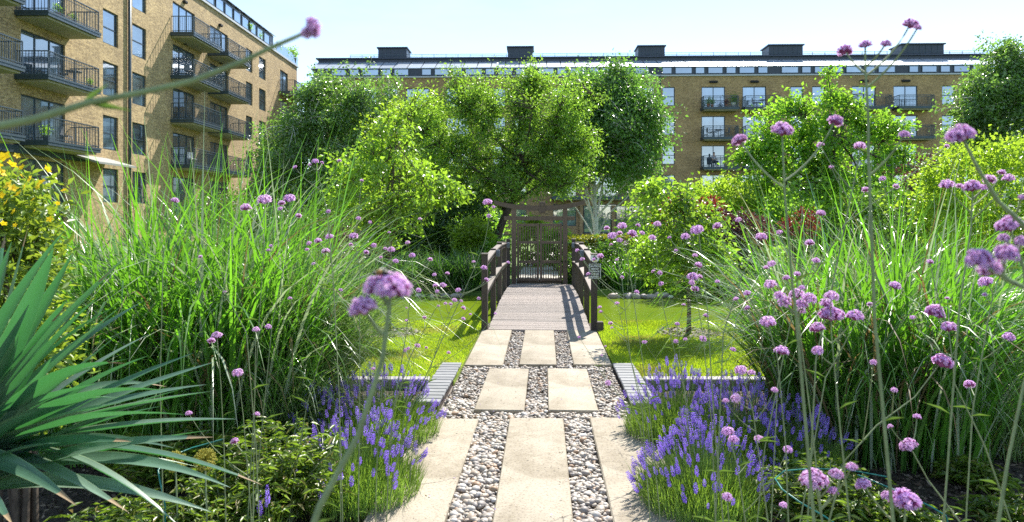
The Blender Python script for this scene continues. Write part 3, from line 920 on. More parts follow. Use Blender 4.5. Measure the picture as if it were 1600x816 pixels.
# top storey: ledge, clerestory, sloping panels, ridge, plant rooms
m_ = MB(); m_.box(XL - 0.15, XR, -0.16, 0.1, ZT + 0.002, ZT + 0.14); m_.build('ledge', M['ledge'], fb)
zc0, zc1 = ZT + 0.14, fz(105.5)
m_ = MB(); m_.box(XL, XR, 0.06, 13, zc0, zc1); m_.build('attic_wall', M['roofdark'], fb)
x = XL + 0.5; k = 0
pm = {}
while x < fx(1700):
    wd = (1.0, 1.55, 1.0, 1.7, 0.95, 1.5)[k % 6] ; k += 1
    if k % 7 == 0: x += 1.0
    ht = (zc1 - zc0) - 0.16
    if wd not in pm: pm[wd] = (win_frame(wd, ht, 'one'), win_pane(wd, ht, M['glass_far']))
    o = put('attic_window', pm[wd][0], fb, (x, 0.03, zc0 + 0.1)); put('pane', pm[wd][1], o, (0, 0.01, 0))
    x += wd + 0.28
yr = 2.6
fz2 = lambda py: EYE + (HZ - py) / F * (FB_D + yr) + 0.1
zr = fz2(96)
nP = 58
for k in range(nP):
    a0 = XL - 0.3 + (XR - XL) * k / nP; a1 = XL - 0.3 + (XR - XL) * (k + 1) / nP - 0.09
    p = MB()
    p.add([(a0, -0.05, zc1 + 0.02), (a1, -0.05, zc1 + 0.02), (a1 , yr, zr), (a0, yr, zr), (a0, -0.05, zc1 - 0.04), (a1, -0.05, zc1 - 0.04), (a1, yr, zr - 0.06), (a0, yr, zr - 0.06)], [(0, 1, 2, 3), (7, 6, 5, 4), (0, 4, 5, 1), (1, 5, 6, 2), (3, 2, 6, 7), (0, 3, 7, 4)])
    p.build('roof_panel', M['zinc'], fb)
m_ = MB(); m_.add([(XL - 0.3, 0.05, zc1 - 0.08), (XR, 0.05, zc1 - 0.08), (XR, yr + 0.1, zr - 0.1), (XL - 0.3, yr + 0.1, zr - 0.1), (XL - 0.3, 13, zc1 - 0.08), (XR, 13, zc1 - 0.08)], [(0, 1, 2, 3), (3, 2, 5, 4), (0, 3, 4), (1, 5, 2)])
m_.box(XL - 0.3, XR, yr, 10, zr - 0.02, fz2(91.5), 0); m_.box(XL - 0.5, XR, yr - 0.25, 10.2, fz2(91.5) + 0.002, fz2(89.5), 0)
m_.build('roof', M['roofdark'], fb)
for pa, pb in ((588, 633), (792, 831), (995, 1036), (1196, 1248), (1398, 1462)):
    z0, z1 = fz2(89.5), fz2(70.5)
    x0, x1 = fx(pa) * 1.045, fx(pb) * 1.045
    p = MB(); sk = 0.0
    p.box(x0, x1, yr + 0.6, 5.4, z0, z1 - 0.12); p.box(x0 - 0.12, x1 + 0.12, yr + 0.4, 5.6, z1 - 0.118, z1)
    o = p.build('plant_room', M['roofdark'], fb)
    n = 7
    for i in range(1, n):
        q = MB(); q.box(x0 + (x1 - x0) * i / n - 0.02, x0 + (x1 - x0) * i / n + 0.02, yr + 0.56, yr + 0.598, z0 + 0.02, z1 - 0.14); q.build('cladding_seam', M['steel'], o)
rl = MB()
for i in range(60):
    xx = XL + 3 + i * 1.25
    rl.box(xx - 0.02, xx + 0.02, yr + 0.1, yr + 0.14, fz2(89.5), fz2(84))
for zz in (fz2(84), fz2(86.5)): rl.box(XL + 3, XL + 3 + 59 * 1.25, yr + 0.11, yr + 0.13, zz - 0.02, zz + 0.02)
rl.build('roof_railing', M['steel'], fb)
dp = MB(); 
for px in (1030,): dp.tube([(fx(px), -0.12, 0), (fx(px), -0.12, ZT + 0.1)], 0.06, 8)
dp.build('drainpipe', M['steel'], fb)
for d_ in doors:
    c = fx(d_)
    if c > fx(1000): 
        p = MB(); p.box(c - 0.4, c + 0.4, -0.2, 0, heads[0] + 0.35, heads[0] + 0.58, 0, 0.05); p.build('wall_lamp', M['dark'], fb)
# low dark wing in front of the ground floor: dark shopfronts seen below the birch
for k in range(5):
    c = fx(905) + k * 3.2
    p = MB(); p.box(c, c + 0.35, -0.25, -0.002, 0, 2.9); p.build('pier', M['brick_far'], fb)
    q_ = put('shopfront', win_frame(2.7, 2.7, 'triple'), fb, (c + 0.42, -0.06, 0.15)); put('pane', win_pane(2.7, 2.7, M['glass_left']), q_, (0, 0.012, 0))

# ---- left building; facade plane x = LX, facing +x, runs away from the camera
LX = -22.6
lb = empty('apartment_building', (LX, 30, -0.1))
tag(lb, 'tall yellow brick apartment block with dark balconies on the left', 'building')
lu = lambda px, X=22.6: F * X / (800 - px) - 30      # local y of a point on the facade seen at column px
lz = lambda py, D: EYE + (HZ - py) / F * D + 0.1
heads = [16.15, 13.3, 10.4, 7.4, 4.45]
U0, U1 = -8.0, 44.0
ZT = 17.45
holes = []; items = []
bal = [(-4.2, 0.4), (2.0, 6.0), (16.6, 21.2), (22.3, 26.7), (38.2, 43.2)]
doorsL = [(-3.6, 0.2), (2.4, 5.6), (16.9, 20.2), (22.7, 26.0), (38.6, 41.0)]
winsL = [(8.9, 10.4), (11.9, 13.5), (29.8, 31.3), (32.9, 34.6)]
for i, h in enumerate(heads):
    for a, b in winsL:
        holes.append((a, b, h - 1.9, h)); items.append(('w', a, b, h - 1.9, 1.9))
    for a, b in doorsL:
        if i < 4: holes.append((a, b, h - 2.15, h)); items.append(('d', a, b, h - 2.15, 2.15))
        else: holes.append((a, b, 0.5, h)); items.append(('t', a, b, 0.5, h - 0.5))
fm = facade(U0, U1, 0, ZT, holes, lambda u, z, d: (-d, u, z), 0.2)
fm.add([(0, U1, 0), (-13, U1, 0), (-13, U1, ZT), (0, U1, ZT)], [(0, 1, 2, 3)])
fm.add([(0, U0, 0), (-13, U0, 0), (-13, U0, ZT), (0, U0, ZT)], [(3, 2, 1, 0)])
fm.build('wall', M['brick_left'], lb)
cache = {}
for k, a, b, z, ht in items:
    wd = round(b - a, 2); key = (k, wd, ht)
    if key not in cache:
        kk = {'w': 'sash', 'd': 'triple' if wd > 3 else 'door', 't': 'triple'}[k]
        cache[key] = (win_frame(wd, ht, kk), win_pane(wd, ht, M['glass_left']))
    o = put('window' if k == 'w' else 'balcony_door' if k == 'd' else 'shop_window', cache[key][0], lb, (-0.12, a, z), (0, 0, R(90)))
    put('pane', cache[key][1], o, (0, 0.012, 0))
for a, b in bal:
    ln = b - a
    s_, r_ = bal_slab(ln, 1.5), rail_mesh(ln - 0.1, 1.45, 1.08)
    for h in heads[:4] if a > 10 else heads[:4]:
        o = put('balcony', s_, lb, (1.51, (a + b) / 2, h - 2.17), (0, 0, R(90))); put('railing', r_, o, (0, 0.02, 0.002))
dp = MB(); dp.tube([(0.12, 11.4, 0), (0.12, 11.4, ZT)], 0.09, 8); dp.build('drainpipe', M['steel'], lb)
aw = MB(); aw.add([(0.005, 5.8, 5.0), (0.005, 9.3, 5.0), (1.6, 9.3, 4.55), (1.6, 5.8, 4.55), (0.005, 5.8, 4.9), (0.005, 9.3, 4.9), (1.6, 9.3, 4.45), (1.6, 5.8, 4.45)], [(0, 3, 2, 1), (4, 5, 6, 7), (2, 3, 7, 6), (0, 4, 7, 3), (1, 2, 6, 5)])
aw.build('awning', M['awning'], lb)
fa = MB(); fa.box(0.003, 0.35, U0, 7.0, 4.62, 4.95); fa.build('fascia', M['frame'], lb)
gt = MB(); gt.box(-0.1, 0.14, U0, U1 + 0.2, ZT + 0.002, ZT + 0.16); gt.build('gutter', M['ledge'], lb)
at = MB(); at.box(-12, -0.12, U0, 37, ZT + 0.16, ZT + 1.5); at.build('attic_wall', M['roofdark'], lb)
u = U0 + 0.4; k = 0
amesh = (win_frame(1.5, 0.95, 'one'), win_pane(1.5, 0.95, M['glass_far']))
while u < 35.2:
    o = put('attic_window', amesh[0], lb, (-0.085, u, ZT + 0.32), (0, 0, R(90))); put('pane', amesh[1], o, (0, 0.01, 0)); u += 1.75
nP = 28
for k in range(nP):
    a0 = U0 + (37.3 - U0) * k / nP; a1 = U0 + (37.3 - U0) * (k + 1) / nP - 0.08
    p = MB(); z0, z1 = ZT + 1.52, ZT + 2.7
    p.add([(0.12, a0, z0), (0.12, a1, z0), (-2.8, a1, z1), (-2.8, a0, z1), (0.12, a0, z0 - .06), (0.12, a1, z0 - .06), (-2.8, a1, z1 - .06), (-2.8, a0, z1 - .06)], [(0, 1, 2, 3), (7, 6, 5, 4), (0, 4, 5, 1), (1, 5, 6, 2), (3, 2, 6, 7), (0, 3, 7, 4)])
    p.build('roof_panel', M['zinc'], lb)
m_ = MB(); m_.add([(-0.15, U0, ZT + 1.45), (-0.15, 37.3, ZT + 1.45), (-2.8, 37.3, ZT + 2.62), (-2.8, U0, ZT + 2.62), (-12, 37.3, ZT + 2.62), (-12, U0, ZT + 2.62), (-12, 37.3, ZT + 1.45), (-12, U0, ZT + 1.45)], [(0, 1, 2, 3), (3, 2, 4, 5), (1, 6, 4, 2), (0, 3, 5, 7)])
m_.build('roof', M['roofdark'], lb)
for h in (heads[0], heads[1]):
    for uu in (18.5, 24.4):
        p = MB(); p.box(0.002, 0.2, uu - 0.2, uu + 0.2, h + 0.3, h + 0.5, 0, 0.04); p.build('wall_lamp', M['dark'], lb)
# glass balustrade of the roof terrace
m_ = MB(); m_.box(0.05, 0.08, 37.4, U1, ZT + 0.2, ZT + 1.1); m_.build('terrace_screen', M['glass_far'], lb)

# ================================================================== FOOTBRIDGE
D0, D1 = 9.95, 16.75
bl = (D1 - D0) * math.sqrt(1 + PK * PK)
bx0, by0 = PT(0, D0)
br = empty('footbridge', (bx0, by0, 0), PA)
tag(br, 'low arched timber footbridge with dark post railings over the pond', 'bridge')
def arch(s): return 0.015 + 0.10 * math.sin(math.pi * s / bl)
def plank_mesh():
    m_ = MB(); wd, h = 0.130, 0.03; hw = 0.72
    prof = []
    n = 5
    for i in range(n):
        a = wd * i / n; b = wd * (i + 1) / n; g_ = 0.004
        prof += [(a + g_, 0), (b - g_, 0)]
        if i < n - 1: prof += [(b - 0.002, -0.009), (b + 0.002, -0.009)]
    prof = [(y, z) for y, z in prof]
    low = [(wd, -h), (0, -h)]
    pr = prof + low
    n = len(pr)
    vs = [(-hw, y, z) for y, z in pr] + [(hw, y, z) for y, z in pr]
    m_.add(vs, [tuple(range(n))[::-1], tuple(n + i for i in range(n))] + [(i, (i + 1) % n, n + (i + 1) % n, n + i) for i in range(n)])
    return m_.mesh('plank', M['deck'])
pme = plank_mesh()
npl = int(bl / 0.146)
for k in range(npl):
    s = bl * k / npl
    sl = math.atan(0.13 * math.pi / bl * math.cos(math.pi * (s + 0.07) / bl))
    put('plank', pme, br, (random.uniform(-.006, .006), s, arch(s)), (sl, random.uniform(-.004, .004), 0))
# beams beneath
for sgn in (-1, 1):
    m_ = MB(); n = 12
    vs = []
    for i in range(n + 1):
        s = bl * i / n; z = arch(s) - 0.035
        vs += [(sgn * 0.66 - 0.04, s, z), (sgn * 0.66 + 0.04, s, z), (sgn * 0.66 + 0.04, s, z - 0.2), (sgn * 0.66 - 0.04, s, z - 0.2)]
    fs = []
    for i in range(n):
        for j in range(4): fs.append((i * 4 + j, i * 4 + (j + 1) % 4, i * 4 + 4 + (j + 1) % 4, i * 4 + 4 + j))
    fs += [(3, 2, 1, 0), tuple(n * 4 + j for j in range(4))]
    m_.add(vs, fs); m_.build('beam', M['rail'], br)
posts = [0.0, 1.7, 3.4, 5.05, 6.65]
for sgn in (-1, 1):
    for i, s in enumerate(posts):
        zb = arch(s)
        h = 1.06 if i in (0, 4) else 1.0
        m_ = MB(); m_.box(-0.043, 0.043, -0.043, 0.043, -0.35 - (0.3 if 0 < i < 4 else 0), h, 0, 0.006)
        po = m_.build('post', M['rail'], br, (sgn * 0.772, s, zb))
        if i in (0, 2, 4):
            c = MB(); c.box(-0.052, 0.052, -0.06, 0.06, h + 0.001, h + 0.02, 0, 0.006)
            c.build('post_cap', M['railtop'], po)
        if i in (1, 3):
            c = MB(); c.box(-sgn * 0.035 - 0.03, -sgn * 0.035 + 0.03, -0.035, 0.035, h - 0.14, h - 0.02, 0, 0.012)
            q = c.build('post_light', M['capblue'], po, (-sgn * 0.045, -0.01, 0.0))
    for zz, ht, mt in ((0.88, 0.07, 'rail'), (0.46, 0.07, 'rail')):
        for i in range(4):
            a, b = posts[i] + 0.05, posts[i + 1] - 0.05
            m_ = MB(); za, zb = arch(a) + zz, arch(b) + zz
            x0, x1 = sgn * 0.772 - 0.026, sgn * 0.772 + 0.026
            m_.add([(x0, a, za), (x1, a, za), (x1, b, zb), (x0, b, zb), (x0, a, za + ht), (x1, a, za + ht), (x1, b, zb + ht), (x0, b, zb + ht)], [(3, 2, 1, 0), (4, 5, 6, 7), (0, 1, 5, 4), (1, 2, 6, 5), (2, 3, 7, 6), (3, 0, 4, 7)], 0)
            m_.add([(x0 - 0.02, a, za + ht + .002), (x1 + 0.02, a, za + ht + .002), (x1 + 0.02, b, zb + ht + .002), (x0 - 0.02, b, zb + ht + .002), (x0 - 0.02, a, za + ht + .025), (x1 + 0.02, a, za + ht + .025), (x1 + 0.02, b, zb + ht + .025), (x0 - 0.02, b, zb + ht + .025)], [(3, 2, 1, 0), (4, 5, 6, 7), (0, 1, 5, 4), (1, 2, 6, 5), (2, 3, 7, 6), (3, 0, 4, 7)], 1)
            m_.build('handrail' if zz > 0.6 else 'mid_rail', [M['rail'], M['railtop']], br)
m_ = MB(); m_.box(0.80, 0.9, -0.08, 0.02, -0.05, 0.14, 0, 0.01); m_.build('kerb_block', M['rail'], br)

# signs on the near right post
spos = PT(0.775, D0 - 0.075)
sg = empty('warning_sign', (spos[0] + 0.005, spos[1], 0.74), PA)
tag(sg, 'black rectangular caution sign with white lettering on the bridge post', 'sign')
m_ = MB(); m_.box(-0.09, 0.09, -0.004, 0.006, 0, 0.215, 0); m_.build('plate', M['black'], sg)
m_ = MB(); y0, y1 = -0.0065, -0.0042; t = 0.006; a, b = 0.082, 0.082
m_.box(-a, a, y0, y1, 0.006, 0.006 + t); m_.box(-a, a, y0, y1, 0.203, 0.203 + t); m_.box(-a, -a + t, y0, y1, 0.006 + t, 0.203); m_.box(a - t, a, y0, y1, 0.006 + t, 0.203)
m_.build('border', M['white'], sg)
def text(s, size, parent, loc, mat, name='lettering'):
    cu = bpy.data.curves.new('txt', 'FONT'); cu.body = s; cu.size = size; cu.align_x = 'CENTER'; cu.extrude = 0.0008; cu.offset = 0.0009
    to = bpy.data.objects.new('txt', cu); COL.objects.link(to)
    bpy.context.view_layer.update()
    me = bpy.data.meshes.new_from_object(to.evaluated_get(bpy.context.evaluated_depsgraph_get()))
    bpy.data.objects.remove(to); me.name = name
    me.materials.clear(); me.materials.append(mat)
    o = put(name, me, parent, loc, (R(90), 0, 0)); o['label'] = 'white line of lettering reading ' + s; return o
for i, s in enumerate(('CAUTION', 'BRIDGE', 'SURFACE', 'CAN BE', 'SLIPPERY')):
    text(s, 0.036 if i == 0 else 0.031, sg, (0, -0.0055, 0.165 - i * 0.036), M['white'])
rs = empty('round_sign', (spos[0] + 0.005, spos[1], 0.97), PA)
tag(rs, 'small round white pictogram sign above the caution sign', 'sign')
m_ = MB(); n = 28
vs = [(0.062 * math.cos(2 * math.pi * i / n), -0.003, 0.062 + 0.062 * math.sin(2 * math.pi * i / n)) for i in range(n)] + [(0.062 * math.cos(2 * math.pi * i / n), 0.005, 0.062 + 0.062 * math.sin(2 * math.pi * i / n)) for i in range(n)]
m_.add(vs, [tuple(range(n)), tuple(range(n, 2 * n))[::-1]] + [(i, n + i, n + (i + 1) % n, (i + 1) % n) for i in range(n)])
m_.build('disc', M['white'], rs)
em = MB()
em.box(-0.014, 0.010, -0.0055, -0.0032, 0.03, 0.075); em.box(-0.026, -0.016, -0.0055, -0.0032, 0.045, 0.085); em.box(0.012, 0.03, -0.0055, -0.0032, 0.04, 0.07); em.box(-0.012, 0.006, -0.0055, -0.0032, 0.08, 0.096)
em.build('pictogram', M['black'], rs)
yb = MB(); yb.box(-0.03, 0.03, -0.005, -0.0032, 0.014, 0.026); yb.build('yellow_bar', M['yellow'], rs)

# ================================================================== GATE
gx, gy = PT(-0.035, 16.95)
ga = empty('garden_gate', (gx, gy, 0.0), PA)
tag(ga, 'dark timber gate with upswept lintel at the far end of the bridge', 'gate')
gw = M['gatewood']
for sgn in (-1, 1):
    m_ = MB(); m_.box(sgn * 0.615 - 0.055, sgn * 0.615 + 0.055, -0.06, 0.06, -0.1, 1.86, 0, 0.008); m_.build('post', gw, ga)
m_ = MB(); n = 20; vs = []
for i in range(n + 1):
    x = -1.09 + 2.18 * i / n; z = 1.76 + 0.16 * (abs(x) / 1.09) ** 2.2; th = 0.13 - 0.03 * abs(x) / 1.09
    vs += [(x, -0.075, z), (x, 0.075, z), (x, 0.075, z + th), (x, -0.075, z + th)]
fs = [(0, 1, 2, 3), tuple(n * 4 + j for j in (3, 2, 1, 0))]
for i in range(n):
    for j in range(4): fs.append((i * 4 + j, i * 4 + 4 + j, i * 4 + 4 + (j + 1) % 4, i * 4 + (j + 1) % 4))
m_.add(vs, fs); m_.build('lintel', gw, ga)
m_ = MB(); m_.box(-0.85, 0.85, -0.05, 0.05, 1.53, 1.63, 0, 0.006); m_.build('crossbeam', gw, ga)
m_ = MB(); m_.box(-0.01, 0.14, -0.09, 0.09, 1.70, 1.98, 0, 0.012); m_.box(0.03, 0.10, -0.1, -0.088, 1.86, 1.93); m_.build('ornament_block', gw, ga)
for sgn in (-1, 1):
    lf = empty('gate_leaf', (0, 0, 0)); lf.parent = ga
    x0, x1 = (-0.54, -0.012) if sgn < 0 else (0.012, 0.54)
    m_ = MB(); t = 0.055
    m_.box(x0, x0 + t, -0.03, 0.03, 0.06, 1.46); m_.box(x1 - t, x1, -0.03, 0.03, 0.06, 1.46)
    for z in (0.08, 0.50, 0.97, 1.39): m_.box(x0 + t, x1 - t, -0.028, 0.028, z, z + 0.06)
    m_.build('frame', gw, lf)
    for i in range(7):
        x = x0 + t + (x1 - x0 - 2 * t) * (i + 0.5) / 7
        m_ = MB(); m_.box(x - 0.011, x + 0.011, -0.011, 0.011, 0.14, 1.40); m_.build('bar', gw, lf)
    m_ = MB(); m_.box(x0 + t, x1 - t, -0.02, 0.02, 0.145, 0.34)
# solid foot panel
m_ = MB(); m_.box(-0.55, 0.55, 0.04, 0.06, 0.0, 0.1); m_.build('foot_board', gw, ga)

# ================================================================== TREES AND SHRUBS BEHIND
BK = 'trees behind the pond'
def gpt(px, D, z=-0.15): return (GX(px, D), D, z)
# left birch
D = 31.0
tree('birch_tree', 'dark glossy birch with silvery glints left of centre beside the left building', BK, [gpt(485, D), P(487, 340, D), P(490, 250, D), P(500, 150, D)], 0.16,
     [ell(490, 275, 90, 105, D), ell(545, 215, 66, 95, D), ell(450, 300, 50, 85, D), ell(515, 165, 50, 60, D), ell(560, 330, 45, 60, D), ell(425, 250, 34, 65, D), ell(590, 165, 42, 55, D), ell(480, 190, 45, 55, D)],
     L['birch'], M['birchbark'], 20, 1150, 46, 0.13, 0.085, 0.9, 0.2, 0.35)
# golden tree behind apple
D = 25.0
tree('young_tree', 'yellow green sunlit tree between the dark birch and the feathery tree', BK, [gpt(622, D), P(625, 330, D), P(632, 240, D), P(640, 180, D)], 0.09,
     [ell(640, 225, 60, 78, D), ell(610, 290, 65, 60, D), ell(675, 195, 38, 50, D), ell(665, 290, 50, 60, D)], L['lime'], M['bark'], 14, 420, 40, 0.13, 0.075, 0.7, 0.17, 0.2)
# central feathery tree
D = 21.0
tree('feathery_tree', 'wide feathery yellow green tree with dark leaning trunk behind the gate', BK, [gpt(764, D), P(772, 385, D), P(786, 345, D), P(806, 300, D), P(816, 240, D)], 0.15,
     [ell(725, 215, 82, 80, D), ell(830, 200, 92, 82, D), ell(770, 150, 62, 50, D), ell(880, 165, 55, 58, D), ell(680, 250, 55, 62, D), ell(895, 235, 60, 50, D), ell(800, 270, 100, 42, D), ell(830, 118, 28, 36, D), ell(712, 125, 26, 38, D), ell(745, 305, 65, 36, D), ell(870, 285, 55, 30, D), ell(665, 175, 32, 40, D)],
     L['robinia'], M['bark'], 32, 1250, 54, 0.085, 0.04, 0.75, 0.13, 0.15, limbs_from=0.55, lo=0.05, shell=0.65)
# white birch
D = 27.0
tree('birch_tree', 'white trunked birch with dense dark crown right of the gate', BK, [gpt(931, D), P(932, 370, D), P(930, 330, D), P(928, 270, D), P(945, 180, D)], 0.10,
     [ell(945, 205, 92, 85, D), ell(990, 235, 58, 75, D), ell(925, 150, 50, 50, D), ell(985, 165, 48, 60, D), ell(895, 245, 45, 48, D), ell(960, 120, 25, 32, D)],
     L['darkbirch'], M['birchbark'], 18, 1150, 46, 0.115, 0.075, 0.9, 0.22, 0.35, limbs_from=0.35, lo=0.1, shell=0.55, extra=[([P(931, 378, D), P(925, 335, D), P(908, 300, D), P(888, 262, D)], .042), ([P(932, 372, D), P(950, 335, D), P(978, 310, D), P(1005, 270, D)], .046), ([P(931, 380, D), P(934, 330, D), P(942, 285, D), P(950, 240, D)], .055), ([P(931, 376, D), P(916, 350, D), P(900, 325, D), P(882, 300, D)], .032)])
# right tree
D = 20.0
tree('broadleaf_tree', 'bright green spreading tree in front of the right balconies', BK, [gpt(1290, D), P(1290, 370, D), P(1288, 290, D), P(1295, 180, D)], 0.12,
     [ell(1280, 255, 80, 55, D), ell(1232, 160, 34, 22, D), ell(1318, 158, 40, 22, D), ell(1300, 122, 16, 16, D), ell(1385, 270, 62, 34, D), ell(1170, 290, 52, 30, D), ell(1280, 315, 150, 34, D), ell(1160, 240, 30, 18, D), ell(1435, 300, 40, 24, D), ell(1195, 235, 46, 58, D), ell(1395, 190, 40, 20, D), ell(1185, 178, 22, 18, D), ell(1410, 235, 30, 22, D), ell(1265, 205, 60, 40, D), ell(1345, 205, 45, 40, D)],
     L['mid'], M['bark'], 32, 620, 40, 0.11, 0.07, 0.8, 0.13, 0.2, lo=0.0, shell=0.7)
# far right birch
D = 29.0
tree('birch_tree', 'tall glossy birch at the right edge with a thin wispy top', BK, [gpt(1570, D), P(1570, 340, D), P(1568, 200, D), P(1572, 90, D)], 0.15,
     [ell(1570, 190, 78, 75, D), ell(1560, 130, 50, 55, D), ell(1610, 160, 60, 90, D), ell(1520, 215, 38, 45, D), ell(1572, 90, 18, 30, D)],
     L['birch'], M['birchbark'], 16, 760, 44, 0.13, 0.085, 0.9, 0.18, 0.35)
# apple trees on the lawn
D = 9.75
tree('apple_tree', 'young apple tree on the left lawn with bright backlit leaves', 'young apple trees on the lawn', [(GX(607, D), D, -0.02), P(608, 470, D), P(610, 380, D), P(613, 290, D), P(620, 190, D)], 0.032,
     [ell(600, 300, 92, 80, D), ell(615, 215, 48, 58, D), ell(570, 345, 60, 45, D), ell(660, 310, 62, 52, D), ell(545, 260, 38, 32, D), ell(705, 300, 32, 22, D)],
     L['apple'], M['barkthin'], 18, 290, 24, 0.072, 0.04, 0.4, 0.07, 0.25, limbs_from=0.35, lo=0.1)
D = 9.55
tree('apple_tree', 'young apple tree on the right lawn with slender dark trunk', 'young apple trees on the lawn', [(GX(1076, D), D, -0.02), P(1077, 480, D), P(1074, 420, D), P(1070, 350, D), P(1062, 290, D)], 0.03,
     [ell(1070, 380, 72, 62, D), ell(1040, 320, 52, 42, D), ell(1110, 345, 36, 28, D), ell(1030, 410, 42, 40, D), ell(1110, 410, 45, 42, D), ell(1005, 300, 22, 18, D)],
     L['apple'], M['barkthin'], 16, 230, 24, 0.072, 0.042, 0.4, 0.07, 0.25, limbs_from=0.4, lo=0.1)
# bark mulch round their feet
for lab, px in (('ring of pale bark mulch round the left apple trunk', 607), ('ring of pale bark mulch round the right apple trunk', 1076)):
    D = 9.65; n = 900
    a = rng.uniform(0, 6.28, n); r = np.sqrt(rng.random(n)) * 0.42
    b = np.stack([GX(px, D) + np.cos(a) * r, D + np.sin(a) * r, 0.006 + rng.random(n) * 0.03], 1)
    V, Fa = leaf_arrays(b, rng.normal(size=(n, 3)) * [1, 1, 0.25], rng.normal(size=(n, 3)) * 0.4 + [0, 0, 1], 0.06, 0.03, 0.05)
    o = put('mulch', np_mesh('mulch', V, Fa, M['mulch'] if 'mulch' in M else M.setdefault('mulch', plain('bark_mulch', (0.22, 0.19, 0.165), 0.9, 0, 0.5, 40))))
    tag(o, lab, 'mulch', kind='stuff')

BS = 'shrubs along the far bank'
SB = M['bark']
def bush(label, px, py, rx, ry, D, leaf, nl=6000, ll=0.09, lw=0.055, clumps=110, spread=None, name='shrub', extra=(), **kw):
    s = D / F
    e = [ell(px, py, rx, ry, D, rx * s * 0.8)] + [ell(a, b_, c, d, D, c * s * 0.8) for a, b_, c, d in extra]
    return shrub(name, label, BS, (GX(px, D), D, -0.1), e, L[leaf], SB, nl, ll, lw, clumps, spread if spread else rx * s * 0.14, **kw)
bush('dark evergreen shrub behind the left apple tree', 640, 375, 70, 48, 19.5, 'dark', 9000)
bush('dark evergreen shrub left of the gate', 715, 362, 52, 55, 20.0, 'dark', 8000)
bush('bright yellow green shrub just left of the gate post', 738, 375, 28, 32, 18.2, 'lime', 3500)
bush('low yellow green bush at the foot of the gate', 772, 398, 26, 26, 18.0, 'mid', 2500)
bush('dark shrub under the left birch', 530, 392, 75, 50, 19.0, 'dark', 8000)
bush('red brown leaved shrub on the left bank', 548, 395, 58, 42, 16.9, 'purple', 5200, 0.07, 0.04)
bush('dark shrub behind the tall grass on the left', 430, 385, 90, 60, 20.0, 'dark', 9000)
bush('bright green bush seen through the gate', 832, 378, 30, 36, 24.0, 'lime', 4000)
bush('mid green bush seen through the right gate leaf', 872, 388, 26, 30, 22.0, 'mid', 3000)
bush('dark leafy bush at the right end of the bridge', 945, 425, 62, 38, 17.6, 'dark', 8000)
bush('broad green bush on the right bank behind the apple tree', 1060, 415, 80, 50, 17.0, 'mid', 8000)
bush('red leaved maple bush behind the right apple tree', 1078, 334, 50, 20, 16.5, 'red', 2600, 0.10, 0.04, 40)
bush('dark purple leaved rounded bush on the right bank', 1162, 372, 42, 36, 15.9, 'purple', 6500, 0.06, 0.04)
bush('lush green bush at the right end of the pond', 1150, 425, 75, 42, 16.4, 'mid', 7500, 0.12, 0.07)
bush('yellow green bush above the purple bush', 1130, 325, 60, 42, 19.0, 'lime', 6500)
bush('low lime shrub under the spreading right tree', 1240, 375, 75, 55, 17.5, 'mid', 7500)
bush('red leaved shrub behind the right tall grass', 1252, 350, 26, 20, 12.5, 'red', 900, 0.06, 0.025, 26)
bush('large rounded sunlit green shrub at the right edge', 1560, 320, 120, 105, 11.5, 'lime', 17000, 0.07, 0.045, 330, 0.1)
bush('small purple leaved tree top beside the rounded right shrub', 1452, 285, 36, 34, 17.5, 'purple', 3600, 0.07, 0.045)
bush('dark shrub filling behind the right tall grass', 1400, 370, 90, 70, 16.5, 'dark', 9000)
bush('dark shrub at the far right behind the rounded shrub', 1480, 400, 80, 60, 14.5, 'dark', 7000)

# clipped hedge with yellow green top
hx0, hx1, hy, hd, hh = GX(884, 19.0), GX(1030, 19.0), 19.0, 1.0, 1.12
hg = empty('hedge', ((hx0 + hx1) / 2, hy, -0.1)); tag(hg, 'clipped low hedge with sunlit yellow top right of the gate', 'hedge')
n = 12000
q = rng.random((n, 3)) * [hx1 - hx0, hd, hh] - [(hx1 - hx0) / 2, hd / 2, 0]
face = rng.integers(0, 3, n)
q[face == 0, 1] = -hd / 2 + rng.normal(size=(face == 0).sum()) * 0.03
q[face == 1, 2] = hh + rng.normal(size=(face == 1).sum()) * 0.035
V, Fa = leaf_arrays(q, rng.normal(size=(n, 3)) + [0, 0, 0.3], rng.normal(size=(n, 3)) + [0, -0.3, 0.6], 0.075, 0.05)
o = put('foliage', np_mesh('foliage', V, Fa, L['hedge']), hg); o['kind'] = 'stuff'
m_ = MB()
for i in range(8): x = -(hx1 - hx0) / 2 + (hx1 - hx0) * (i + 0.5) / 8; m_.tube([(x, 0, 0), (x + 0.05, 0.05, hh * 0.8)], [0.03, 0.012], 5)
m_.build('stem', SB, hg)
# big hidden mass of foliage further back, fills between trunks
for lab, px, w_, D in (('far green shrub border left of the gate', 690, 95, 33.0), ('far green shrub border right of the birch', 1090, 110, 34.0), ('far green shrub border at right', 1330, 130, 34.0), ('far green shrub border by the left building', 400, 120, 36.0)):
    bush(lab, px, 352, w_, 42, D, 'dark' if px != 690 else 'mid', 9000, 0.14, 0.09, 160)

